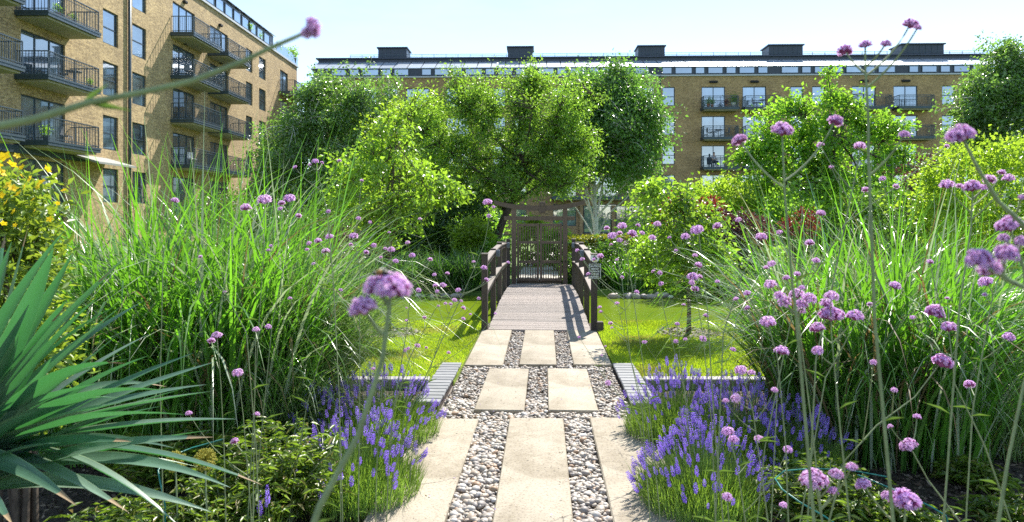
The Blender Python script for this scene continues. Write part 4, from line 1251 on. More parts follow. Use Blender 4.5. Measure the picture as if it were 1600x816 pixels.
# ================================================================== FOREGROUND PLANTING
# ---- arching ornamental grasses
def grass_clump(name, label, group, base, n, hmin, hmax, wid, mat, rad=0.25, th0=(0.03, 0.35), th1=(0.6, 1.9), nparts=100, seg=7, dry=0.0, cat_='grass', pw=1.9, stiff=0.2, pale=0.16):
    base = np.array(base, float)
    root = empty(name, base); tag(root, label, cat_, group)
    a = rng.uniform(0, 2 * np.pi, n); r = np.sqrt(rng.random(n)) * rad
    b = np.stack([np.cos(a) * r, np.sin(a) * r, np.full(n, -0.02)], 1)
    az = a + rng.normal(size=n) * 1.5
    ln = rng.uniform(hmin, hmax, n)
    t0 = rng.uniform(*th0, n); t1 = rng.uniform(*th1, n)
    st = rng.random(n) < stiff
    t1[st] = t0[st] + rng.uniform(0.0, 0.35, st.sum()); t0[st] *= 0.6
    k = n - nparts
    V, Fa = ribbon_arrays(b[:k], az[:k], ln[:k], t0[:k], t1[:k], wid * rng.uniform(0.6, 1.2, k), seg, pw, rng.normal(size=k) * 0.9)
    mats = [mat, L['dry'], L['pale']]
    u_ = rng.random(k); mi = np.repeat(np.where(u_ < dry, 1, np.where(u_ < dry + pale, 2, 0)), seg)
    o = put('blade_mass', np_mesh('blade_mass', V, Fa, mats, False, mi), root); o['kind'] = 'stuff'
    var = []
    for i in range(10):
        tt0 = rng.uniform(*th0); tt1 = rng.uniform(*th1) if i % 3 else tt0 + 0.2
        v, f = ribbon_arrays(np.zeros((1, 3)), 0.0, 1.0, tt0, tt1, wid * 1.25 / ((hmin + hmax) / 2), 9, pw, rng.normal() * 0.7)
        var.append(np_mesh('blade', v, f, mat))
    for i in range(k, n):
        put('blade', var[i % 10], root, tuple(b[i]), (0, 0, az[i]), float(ln[i]))
    return root
GG = 'arching ornamental grass clumps'
def gb_(px, D, z=-0.05): return (GX(px, D), D, z)
grass_clump('ornamental_grass', 'tall broad bladed grass clump at centre of the left bed', GG, gb_(330, 5.3), 2700, 0.8, 2.5, 0.021, L['miscanthus'], 0.8, (0.0, 0.36), (0.9, 3.1), 200, 9, 0.06, stiff=0.12, pale=0.16)
grass_clump('ornamental_grass', 'tall broad bladed grass clump behind the yellow flowered shrub', GG, gb_(180, 5.2), 1600, 0.8, 2.25, 0.019, L['miscanthus'], 0.6, (0.0, 0.36), (0.9, 3.1), 90, 9, 0.05, stiff=0.1, pale=0.16)
grass_clump('ornamental_grass', 'fine pale arching grass clump beside the left lawn', GG, gb_(470, 5.7), 2600, 1.1, 1.9, 0.010, L['fine'], 0.26, (0.05, 0.55), (1.0, 2.5), 120, 8, 0.02)
grass_clump('ornamental_grass', 'low fine grass tuft between the tall grass and the left lavender', GG, gb_(425, 5.0), 1300, 0.6, 1.15, 0.008, L['fine'], 0.22, (0.1, 0.7), (1.2, 2.5), 60, 7, 0.02)
grass_clump('ornamental_grass', 'tall broad bladed grass clump at centre of the right bed', GG, gb_(1368, 5.2), 2600, 0.8, 2.25, 0.019, L['miscanthus'], 0.72, (0.0, 0.36), (0.9, 3.1), 170, 9, 0.1, stiff=0.1, pale=0.18)
grass_clump('ornamental_grass', 'fine arching grass clump spilling over the right lawn', GG, gb_(1285, 5.9), 2400, 0.9, 1.7, 0.011, L['fine'], 0.28, (0.05, 0.6), (1.1, 2.5), 120, 8, 0.02)
grass_clump('ornamental_grass', 'fine grass clump right of the tall right grass', GG, gb_(1470, 5.8), 2300, 1.0, 1.75, 0.010, L['miscanthus'], 0.3, (0.05, 0.6), (1.0, 2.4), 90, 7, 0.03)
grass_clump('ornamental_grass', 'grass clump at the right edge under the rounded shrub', GG, gb_(1590, 6.0), 2000, 0.9, 1.6, 0.011, L['miscanthus'], 0.32, (0.05, 0.6), (1.0, 2.4), 80, 7, 0.03)
grass_clump('ornamental_grass', 'low grass tuft spilling over the short timber edging at far right', GG, gb_(1560, 5.0), 900, 0.4, 0.85, 0.009, L['fine'], 0.3, (0.1, 0.7), (1.0, 2.6), 50, 7, 0.06)
grass_clump('strap_plant', 'yellow green strap leaved plant behind the right edge verbenas', None, gb_(1560, 7.0), 46, 0.9, 1.35, 0.04, L['phormium'], 0.12, (0.1, 0.75), (0.4, 1.3), 40, 7, 0, 'plant')
BP = 'strap leaved plants on the far bank'
for lab, px, D in (('dark strap leaved clump at the water left of the bridge', 690, 16.45), ('dark strap leaved clump under the left apple tree across the water', 640, 16.4), ('dark strap leaved clump at the left end of the far bank', 585, 16.35), ('dark strap leaved clump touching the left bridge rail', 738, 16.5)):
    grass_clump('bank_plant', lab, BP, (GX(px, D), D, -0.1), 420, 0.7, 1.15, 0.03, L['strap'], 0.35, (0.05, 0.5), (0.8, 2.3), 60, 6, 0, 'plant')
for lab, px, D in (('bright strap leaved clump on the far bank below the purple bush', 1150, 16.2), ('green strap leaved clump on the far bank right of the bridge', 985, 16.6)):
    grass_clump('bank_plant', lab, BP, (GX(px, D), D, -0.1), 380, 0.6, 1.0, 0.03, L['miscanthus'], 0.4, (0.05, 0.5), (0.8, 2.3), 60, 6, 0, 'plant')

# ---- yucca
def yucca_leaf(a, b, width, sag, roll=0.0):
    """channelled sword leaf from a to b"""
    a, b = Vector(a), Vector(b)
    ax = (b - a); ln = ax.length; ax.normalize()
    side = ax.cross(Vector((0, 0, 1)))
    if side.length < 0.05: side = Vector((1, 0, 0))
    side.normalize(); up = side.cross(ax).normalized()
    q = Quaternion(ax, roll); side = q @ side; up = q @ up
    n = 12; vs = []; bw = random.uniform(-.05, .05); dr = random.choice((0, 0, 0, 0, .05))
    for i in range(n + 1):
        t = i / n
        c = a + (b - a) * t + Vector((0, 0, 1)) * (4 * sag * t * (1 - t)) + side * (bw * 4 * t * (1 - t)) - Vector((0, 0, 1)) * (dr * max(0, t - .6) ** 2 * 4)
        w = width * min(1, 0.55 + 1.6 * t) * max(0.015, (1 - t ** 2.4)) * 0.5
        ch = w * 0.38
        vs += [c - side * w + up * ch, c - side * w * 0.55 + up * ch * 0.35, c, c + side * w * 0.55 + up * ch * 0.35, c + side * w + up * ch]
    fs = []
    for i in range(n):
        for j in range(4):
            k = i * 5 + j; fs.append((k, k + 1, k + 6, k + 5))
    return vs, fs
m, nt, b = nmat('yucca_leaf')
g_ = nt.nodes.new('ShaderNodeObjectInfo')
r_ = ramp(nt, [(0, (0.05, 0.12, 0.08)), (0.4, (0.09, 0.175, 0.12)), (0.75, (0.17, 0.25, 0.19)), (1, (0.07, 0.15, 0.085))], g_.outputs['Random'])
n_ = noise(nt, 9, 4, 0.6, texco(nt)); v_ = ramp(nt, [(0.3, (0.78, 0.78, 0.78)), (0.7, (1.18, 1.18, 1.18))], n_.outputs['Fac'])
uvn = nt.nodes.new('ShaderNodeTexCoord').outputs['UV']; mpy = nt.nodes.new('ShaderNodeMapping'); mpy.inputs['Scale'].default_value = (22, 1.2, 1); nt.links.new(uvn, mpy.inputs['Vector'])
nv = noise(nt, 1.0, 3, 0.6, mpy.outputs['Vector']); vv_ = ramp(nt, [(0.35, (0.72, 0.76, 0.72)), (0.65, (1.22, 1.2, 1.2))], nv.outputs['Fac'])
cy = mixc(nt, 1, mixc(nt, 1, r_.outputs['Color'], v_.outputs['Color'], 'MULTIPLY'), vv_.outputs['Color'], 'MULTIPLY')
sxy = nt.nodes.new('ShaderNodeSeparateXYZ'); nt.links.new(uvn, sxy.inputs[0])
ed = ramp(nt, [(0.0, (0.2, 0.22, 0.08)), (0.05, (0, 0, 0)), (0.95, (0, 0, 0)), (1.0, (0.2, 0.22, 0.08))], sxy.outputs['X'])
cy = mixc(nt, 0.7, cy, ed.outputs['Color'], 'ADD')
nt.links.new(cy, b.inputs['Base Color'])
bump(nt, b, nv.outputs['Fac'], 0.25, 0.002)
b.inputs['Roughness'].default_value = 0.34; b.inputs['Specular IOR Level'].default_value = 0.6
t_ = nt.nodes.new('ShaderNodeBsdfTranslucent'); t_.inputs['Color'].default_value = (0.07, 0.30, 0.06, 1)
mx_ = nt.nodes.new('ShaderNodeMixShader'); mx_.inputs['Fac'].default_value = 0.25
nt.links.new(b.outputs['BSDF'], mx_.inputs[1]); nt.links.new(t_.outputs['BSDF'], mx_.inputs[2]); nt.links.new(mx_.outputs['Shader'], nt.nodes['Material Output'].inputs['Surface'])
M['yucca'] = m
M['yuccatip'] = plain('yucca_dry_tip', (0.24, 0.17, 0.09), 0.7)
yc = P(-95, 745, 2.1)
yu = empty('yucca', (yc.x, yc.y, -0.05)); tag(yu, 'large blue green yucca with sword leaves at the lower left', 'yucca')
off = Vector((yc.x, yc.y, -0.05))
tr_ = MB(); tr_.tube([(0, 0, -0.05), (0.02, 0, 0.3), (0, 0, yc.z + 0.05)], [0.085, 0.075, 0.05], 10); tr_.build('trunk', M['bark'], yu)
yl = [  # tip column, row, depth change, width, sag
    (45, 352, 0.15, .058, .0), (18, 378, -0.1, .05, .0), (112, 398, 0.1, .056, .01), (62, 425, 0.3, .05, .0), (190, 478, 0.0, .062, .01), (188, 520, 0.25, .055, .0), (232, 556, 0.2, .055, .03),
    (302, 552, 0.05, .06, .02), (285, 608, 0.3, .05, .03), (328, 612, -0.1, .062, .02), (250, 635, 0.15, .05, .03), (370, 655, 0.0, .06, .03), (330, 672, 0.3, .05, .02), (290, 648, -0.2, .052, .04),
    (410, 758, 0.05, .06, .05), (360, 762, -0.05, .062, .06), (280, 822, -0.2, .06, .10), (272, 700, 0.2, .052, .03), (205, 690, -0.3, .055, .04), (95, 692, -0.35, .05, .03), (330, 800, -0.12, .055, .07),
    (150, 600, -0.25, .056, .02), (80, 560, -0.3, .055, .0), (30, 500, -0.35, .055, .0), (-10, 330, 0.0, .055, .0), (130, 455, 0.35, .05, .0), (225, 470, 0.4, .045, .01), (160, 430, 0.45, .045, .0),
    (120, 770, -0.4, .055, .04), (200, 800, -0.35, .055, .05), (60, 640, -0.45, .05, .02), (260, 590, 0.4, .045, .02), (-120, 420, 0.2, .055, .0), (-200, 520, 0.1, .055, .0), (-250, 640, 0.0, .055, .0), (-180, 400, -0.2, .055, .0), (20, 820, -0.5, .05, .03), (310, 730, 0.35, .045, .04)]
for k in range(28):
    a_ = R(random.uniform(2, 86)); rr_ = random.uniform(380, 520)
    yl.append((-95 + rr_ * math.cos(a_) * random.uniform(.75, 1.0), 745 - rr_ * math.sin(a_) * .85, random.uniform(-.55, .6), random.uniform(.044, .06), random.uniform(0, .05)))
for px, py, dd, wd, sg_ in yl:
    tip = P(px, py, yc.y + dd * 0.9)
    d_ = (tip - yc); L_ = d_.length
    if L_ > 1.25: tip = yc + d_ * (1.25 / L_)
    st = yc + Vector((random.uniform(-.04, .04), random.uniform(-.04, .04), random.uniform(-.10, .06)))
    vs, fs = yucca_leaf(st - off, tip - off, wd * 1.4, sg_ * 1.2 + random.uniform(-0.01, 0.02), random.uniform(-0.5, 0.5))
    m_ = MB(); m_.add(vs, fs, 0, True)
    if random.random() < 0.3:
        for i in range(len(fs) - 4, len(fs)): m_.m[i] = 1
    me_ = m_.mesh('leaf', [M['yucca'], M['yuccatip']]); uvl = me_.uv_layers.new(name='uv')
    vi = np.empty(len(me_.loops), np.int32); me_.loops.foreach_get('vertex_index', vi)
    uvl.data.foreach_set('uv', np.stack([(vi % 5) / 4.0, (vi // 5) / 12.0], 1).astype(np.float32).ravel())
    put('leaf', me_, yu)

# ---- yellow flowered shrub
D = 3.3
ys = shrub('yellow_flower_shrub', 'leafy shrub with yellow flowers at the left edge above the yucca', None, (GX(25, D), D, -0.05),
           [ell(-15, 345, 72, 65, D, 0.26), ell(0, 430, 75, 90, D, 0.28), ell(-20, 295, 50, 34, D, 0.2), ell(30, 560, 60, 100, D, 0.24), ell(62, 315, 34, 20, D, 0.1)], L['hyper'], SB, 6500, 0.048, 0.02, 260, 0.05)
fm_ = MB()
for k in range(5):
    a = 2 * math.pi * k / 5; c, s = math.cos(a), math.sin(a)
    fm_.add([(0, 0, 0.1), (c * .5 - s * .36, s * .5 + c * .36, .22), (c * .98 - s * .12, s * .98 + c * .12, .30), (c * .98 + s * .12, s * .98 - c * .12, .30), (c * .5 + s * .36, s * .5 - c * .36, .22)], [(0, 4, 3, 2, 1)])
for k in range(9):
    a = 2 * math.pi * k / 9; fm_.tube([(0, 0, .1), (.25 * math.cos(a), .25 * math.sin(a), .45)], .025, 3)
yme = fm_.mesh('flower', M['yellow'])
yb_ = Vector((GX(25, D), D, -0.05))
for px, py, s in [(8, 246, 26), (18, 258, 22), (35, 262, 16), (32, 275, 14), (73, 265, 18), (48, 280, 16), (14, 290, 22), (20, 295, 20), (22, 331, 14), (78, 343, 14), (100, 298, 12), (53, 312, 12), (60, 292, 14), (2, 270, 20), (30, 303, 18), (10, 318, 18), (66, 285, 18), (2, 305, 16), (40, 292, 15), (5, 350, 14), (90, 318, 10), (24, 352, 10), (-6, 258, 22), (55, 330, 10), (26, 244, 14)]:
    q = P(px, py, D - 0.3 + random.uniform(-0.06, 0.06))
    put('flower', yme, ys, tuple(q - yb_), (R(55) + random.uniform(-.4, .4), random.uniform(-.5, .5), random.uniform(0, 6)), s * (D - 0.3) / F * 0.4)

# ---- peony-like leafy plants
def leafy(label, px, D, h, rad, n, name='leafy_plant'):
    base = Vector((GX(px, D), D, -0.05)); root = empty(name, base); tag(root, label, 'plant', 'low leafy plants in the beds')
    st = MB(); LP, LA, LN = [], [], []
    for k in range(n):
        a = random.uniform(0, 6.28); r = rad * math.sqrt(random.random()); hh = h * random.uniform(0.45, 1.0) * (1 - 0.3 * r / rad)
        tip = np.array([math.cos(a) * r, math.sin(a) * r, hh]); p = bez(np.array([math.cos(a) * r * .2, math.sin(a) * r * .2, 0]), np.array([math.cos(a) * r * .5, math.sin(a) * r * .5, hh * .75]), tip, 6)
        st.tube(p, list(np.linspace(.006, .003, 6)), 4, cap=False)
        for j in range(26):
            t = 0.35 + 0.65 * random.random(); q = p[min(5, int(t * 5.99))]
            LP.append(q + rng.normal(size=3) * 0.02); b2 = random.uniform(0, 6.28)
            LA.append(np.array([math.cos(b2), math.sin(b2), random.uniform(-.25, .35)])); LN.append(np.array([0, 0, 1.0]) + rng.normal(size=3) * .3)
    V, Fa = leaf_arrays(np.array(LP), np.array(LA), np.array(LN), rng.uniform(.04, .085, len(LP)), rng.uniform(.012, .022, len(LP)), .25, .22)
    st.build('stem', M['vstem'], root)
    o = put('foliage', np_mesh('foliage', V, Fa, L['peony']), root); o['kind'] = 'stuff'
    return root
leafy('low light green leafy plant between yucca and left lavender', 430, 3.75, 0.62, 0.38, 120)
leafy('low light green leafy plant at the bottom left edge of the photo beside yucca tips', 350, 3.5, 0.42, 0.3, 80)
leafy('low leafy plant in the shade behind the yucca tips', 262, 4.2, 0.45, 0.36, 90)
leafy('low leafy plant under the yucca', 180, 3.3, 0.35, 0.32, 80)
leafy('low leafy plant right of the right lavender', 1290, 3.7, 0.40, 0.34, 100)
leafy('small weedy plant on the bare soil in front of the right timber edging', 1530, 4.3, 0.16, 0.22, 40)
leafy('small weedy plant at the lower right corner', 1580, 3.7, 0.2, 0.2, 36)
leafy('low leafy plant with broad leaves at the bottom right of the right bed', 1400, 3.5, 0.26, 0.26, 60)

# ---- yellow seed heads
def seed_head(label, px, py, s, D):
    c = P(px, py, D); root = empty('allium_seed_head', (c.x, c.y, -0.05)); tag(root, label, 'flower', 'round yellow seed heads')
    hgt = c.z + 0.05; r = s / 2 * D / F
    m_ = MB(); m_.tube([(0, 0, 0), (0.01, 0, hgt * .5), (0, 0, hgt)], .004, 6); m_.build('stem', M['vstem'], root)
    h = MB()
    for i in range(170):
        d = Vector(unit(rng.normal(size=3))); p = d * r * random.uniform(.8, 1.0)
        h.tube([(0, 0, 0), p], r * .02, 3, cap=False); q = r * .1
        h.add([p + Vector((q, 0, 0)), p + Vector((0, q, 0)), p + Vector((-q, 0, 0)), p + Vector((0, -q, 0)), p + Vector((0, 0, q)), p - Vector((0, 0, q))], [(0, 1, 4), (1, 2, 4), (2, 3, 4), (3, 0, 4), (1, 0, 5), (2, 1, 5), (3, 2, 5), (0, 3, 5)])
    h.build('seed_head', M['allium'], root, (0, 0, hgt))
seed_head('round yellow seed head nearer the yucca', 274, 722, 34, 3.3)
seed_head('round yellow seed head nearer the leafy plant', 320, 718, 36, 3.25)

# ---- green plant support hoops
def hoop(label, pts, D, r=0.004):
    q = [P(x, y, D + dd) for x, y, dd in pts]; root_z = min(p.z for p in q)
    m_ = MB(); m_.tube(q, r, 6); o = m_.build('plant_hoop', M['hose']); tag(o, label, 'plant support', 'green plant support hoops')
hoop('green wire plant support hoop beside the right lavender', [(1385, 745, .25), (1330, 735, .3), (1270, 732, .3), (1225, 736, .2), (1211, 748, .05), (1222, 765, -.1), (1250, 785, -.2), (1290, 808, -.25), (1310, 822, -.25), (1310, 900, -.25)], 3.35)
hoop('green wire plant support curving over the bare soil at right', [(1340, 742, .2), (1380, 758, .15), (1420, 775, .05), (1455, 792, 0), (1478, 806, 0), (1484, 830, 0), (1484, 900, 0)], 3.3)
hoop('green wire plant support hoop beside the yellow seed heads', [(350, 686, .3), (300, 700, .3), (262, 715, .1), (247, 735, 0), (250, 752, -.05), (258, 790, -.05), (258, 900, -.05)], 3.3)

# ---- lavender
def lav_spike():
    m_ = MB(); nw = 6
    for w_ in range(nw):
        t = w_ / (nw - 1); z = -0.5 + t; rr = 0.15 * (1 - abs(t - 0.45) * 0.9)
        for k in range(5):
            a = 2 * math.pi * (k + 0.5 * (w_ % 2)) / 5 + random.uniform(-.3, .3); s = 0.115 * random.uniform(.75, 1.2) * (1.15 - 0.5 * t)
            c = Vector((rr * math.cos(a), rr * math.sin(a), z + random.uniform(-.03, .03))); e = Vector((math.cos(a), math.sin(a), .9)).normalized()
            u_ = e.cross(Vector((0, 0, 1))).normalized(); v2 = e.cross(u_)
            vs = [c + u_ * s * .6, c + v2 * s * .6, c - u_ * s * .6, c - v2 * s * .6, c + e * s * 1.1, c - e * s * .7]
            m_.add(vs, [(0, 1, 4), (1, 2, 4), (2, 3, 4), (3, 0, 4), (1, 0, 5), (2, 1, 5), (3, 2, 5), (0, 3, 5)])
    return m_.mesh('flower_spike', M['lavflower'])
LSP = [lav_spike() for _ in range(5)]
def lavender(label, px, D, rad, h, nsp, nleaf, lean=(0, 0), ry=1.0):
    base = Vector((GX(px, D), D, -0.05)); root = empty('lavender_bush', base); tag(root, label, 'lavender', 'lavender bushes beside the path')
    n = nsp
    a = rng.uniform(0, 2 * np.pi, n); r = np.sqrt(rng.random(n)) * rad
    tip = np.stack([np.cos(a) * r + lean[0] * rng.random(n), np.sin(a) * r * ry + lean[1], h * (1 - 0.62 * (r / rad) ** 2.2) * rng.uniform(.78, 1.08, n)], 1)
    foot = tip * [0.32, 0.32, 0] + rng.normal(size=(n, 3)) * [0.02, 0.02, 0]
    st = MB()
    for i in range(n):
        mid = (foot[i] * .45 + tip[i] * .55) + np.array([-(tip[i, 0] - foot[i, 0]) * .12, -(tip[i, 1] - foot[i, 1]) * .12, tip[i, 2] * .08])
        p = bez(foot[i], mid, tip[i], 5); st.tube(p, [.0022] * 5, 3, cap=False)
        d_ = (Vector(tip[i] - mid).normalized() * .5 + Vector((0, 0, .6))).normalized(); q = d_.to_track_quat('Z', 'Y').to_euler()
        s = random.uniform(.028, .056)
        put('flower_spike', LSP[i % 5], root, tuple(tip[i]), q, (s * 1.25, s * 1.25, s))
        if random.random() < .35:
            d3 = Vector(p[3]); put('flower_spike', LSP[(i + 2) % 5], root, tuple(d3 * .15 + Vector(tip[i]) * .85 - d_ * s * .45), q, (s * .55, s * .55, s * .35))
    sb = put('stems', st.mesh('stems', L['lavleaf']), root); sb['kind'] = 'stuff'
    n = nleaf
    a = rng.uniform(0, 2 * np.pi, n); r = np.sqrt(rng.random(n)) * rad * .85
    b = np.stack([np.cos(a) * r, np.sin(a) * r * ry + lean[1] * .6, rng.random(n) * h * .34 * (1 - .6 * (r / rad) ** 2)], 1)
    V, Fa = ribbon_arrays(b, a + rng.normal(size=n) * .7, rng.uniform(.06, .20, n) , rng.uniform(.05, .6, n), rng.uniform(.2, 1.0, n), rng.uniform(.003, .006, n), 3, 1.2, 0, .15, .4)
    f_ = put('foliage', np_mesh('foliage', V, Fa, L['lavleaf']), root); f_['kind'] = 'stuff'
lavender('lavender bush left of the path nearest the camera', 555, 4.1, 0.44, 0.52, 150, 4600)
lavender('lavender bush left of the path in front of the timber edging', 590, 5.2, 0.52, 0.52, 210, 4600)
lavender('small lavender bush behind the left leafy plant', 505, 4.9, 0.3, 0.48, 70, 1800)
lavender('few lavender spikes in the leafy plant at the bottom left', 408, 3.35, 0.10, 0.36, 9, 250)
lavender('lavender bush right of the path nearest the camera', 1100, 3.95, 0.42, 0.50, 200, 4600)
lavender('lavender bush right of the path in front of the timber edging', 1062, 5.2, 0.46, 0.56, 200, 4600)
lavender('lavender bush behind the near right lavender', 1160, 4.7, 0.46, 0.58, 190, 4600)
lavender('lavender bush at the right end of the lavender row', 1245, 4.5, 0.34, 0.46, 95, 2500)

# ---- tall verbena
def verbena_head(nf, seed):
    """flat domed cluster of little five-petalled florets over dark calyces; unit width"""
    r2 = random.Random(seed); m_ = MB()
    for i in range(nf):
        t = (i + .5) / nf; ph = math.acos(1 - t * 1.12); az = i * 2.39996 + r2.uniform(-.2, .2)
        d = Vector((math.sin(ph) * math.cos(az), math.sin(ph) * math.sin(az), math.cos(ph) * .9))
        c = Vector((d.x * .42, d.y * .42, d.z * .42)) * r2.uniform(.82, 1.12)
        nrm = Vector((d.x, d.y, d.z * 1.25 + .2)).normalized()
        u_ = nrm.cross(Vector((.3, .5, .8))).normalized(); v2 = nrm.cross(u_)
        s = 0.10 * (48 / nf) ** .4 * r2.uniform(.8, 1.2); a0 = r2.uniform(0, 6)
        vs = [c - nrm * s * .25]; fs = []
        for k in range(5):
            a = a0 + 2 * math.pi * k / 5
            for da, rr in ((-.42, .8), (0, 1.0), (.42, .8)):
                vs.append(c + (u_ * math.cos(a + da) + v2 * math.sin(a + da)) * s * rr + nrm * s * .1)
            fs.append((0, 1 + 3 * k, 2 + 3 * k, 3 + 3 * k))
        m_.add(vs, fs, 0)
        if i % 2 == 0:
            m_.tube([c * .45 + Vector((0, 0, -.10)), c - nrm * s * .2], [.025, .045], 4, 1, cap=False)
    # dark underside
    n = 10; vs = [(0, 0, -.2)] + [(.30 * math.cos(2 * math.pi * k / n), .30 * math.sin(2 * math.pi * k / n), .0) for k in range(n)] + [(0, 0, .18)]
    m_.add(vs, [(0, 1 + (k + 1) % n, 1 + k) for k in range(n)] + [(n + 1, 1 + k, 1 + (k + 1) % n) for k in range(n)], 1)
    return m_.mesh('flower_head', [M['verbena'], M['calyx']])
VH_S = [verbena_head(34, i) for i in range(4)]
VH_L = [verbena_head(90, 10 + i) for i in range(3)]
VG = 'tall purple verbenas in the beds'
def verbena(label, D, stem, heads, r=0.0033, lean=0.0, leaves=True):
    """stem: columns and rows from the top down; heads: column, row, width"""
    gy_ = HZ + (EYE + 0.05) * F / D
    sx, sy = stem[-1]; px_, py_ = stem[-2]
    if sy < gy_ - 2:
        k = (sx - px_) / max(20, sy - py_); k = max(-.25, min(.25, k)) * .5
        stem = stem + [(sx + k * (gy_ - sy) * .5, (sy + gy_) / 2), (sx + k * (gy_ - sy) * .7, gy_)]
    n = len(stem)
    # densify
    sp = []
    for i in range(n - 1):
        for t in (0, .5): sp.append((stem[i][0] * (1 - t) + stem[i + 1][0] * t, stem[i][1] * (1 - t) + stem[i + 1][1] * t))
    sp.append(stem[-1])
    ys_ = [p[1] for p in sp]
    base = P(sp[-1][0], sp[-1][1], D)
    root = empty('verbena', base); tag(root, label, 'verbena', VG)
    m_ = MB()
    q = [P(x, y, D) - base for x, y in sp]
    rad = [r * (0.42 + 0.75 * i / (len(q) - 1)) for i in range(len(q))]
    m_.tube(q, rad, 5, 0)
    big = D < 1.5
    for i, (hx, hy, hs) in enumerate(heads):
        dd = 0 if i == 0 else random.uniform(-.05, .05) * D
        hp = P(hx, hy, D + dd)
        # where the side branch leaves the stem
        near = min(range(len(sp)), key=lambda k: abs(sp[k][1] - hy))
        dx = abs(sp[near][0] - hx)
        if i > 0 or dx > 3:
            yb2 = min(hy + max(dx * 1.15, hs * .7), sp[-1][1] - 20)
            yb2 = max(yb2, sp[0][1] + hs * .5)
            k = next((k for k in range(len(sp) - 1) if sp[k][1] <= yb2 <= sp[k + 1][1]), len(sp) - 2)
            t = (yb2 - sp[k][1]) / max(1e-6, sp[k + 1][1] - sp[k][1])
            bxp = sp[k][0] * (1 - t) + sp[k + 1][0] * t
            a = np.array(P(bxp, yb2, D) - base); e = np.array(hp - base)
            mid = a * .45 + e * .55; mid[2] -= 0.13 * np.linalg.norm(e - a); mid[0] += (e[0] - a[0]) * .08
            bp = bez(a, mid, e, 7)
            m_.tube(bp, list(np.linspace(r * .62, r * .38, 7)), 5, 0, cap=False)
            ld = Vector(e - mid)
            if leaves and dx > 6 and random.random() < .45:      # narrow leaf pair at the fork
                for sg2 in (-1, 1):
                    l_ = np.array([sg2 * .7, random.uniform(-.4, .4), .35]); l_ /= np.linalg.norm(l_); ln_ = random.uniform(.02, .045) * min(1, D / 2.6)
                    V, Fa = leaf_arrays(a[None], l_[None], np.array([[0, 0, 1.0]]), ln_, ln_ * .12, .1, .3)
                    m_.add([tuple(v) for v in V], [tuple(f) for f in Fa], 1)
        else: ld = Vector(q[0] - q[1])
        ld = ld.normalized() * .55 + Vector((0, 0, .55)); ld.x += random.uniform(-.2, .2); ld.y += random.uniform(-.3, .2)
        s = hs * (D + dd) / F * 1.12
        ho = (VH_L if hs > 26 or big else VH_S)[i % 3]
        put('flower_head', ho, root, tuple(hp - base - Vector((0, 0, s * .1))), ld.normalized().to_track_quat('Z', 'Y').to_euler(), s)
    if leaves:
        for k in range(3):
            t = random.uniform(.3, .85); i = int(t * (len(q) - 1)); a = q[i]
            l_ = Vector((random.choice((-1, 1)), random.uniform(-.6, .6), random.uniform(.2, .8))).normalized(); ln_ = random.uniform(.04, .10) * min(1, D / 2.4)
            V, Fa = leaf_arrays(np.array(a)[None], np.array(l_)[None], np.array([[0, 0, 1.0]]), ln_, ln_ * .11, .1, .25)
            m_.add([tuple(v) for v in V], [tuple(f) for f in Fa], 1)
    put('stem', m_.mesh('stem', [M['vstem'], L['vleaf']]), root)
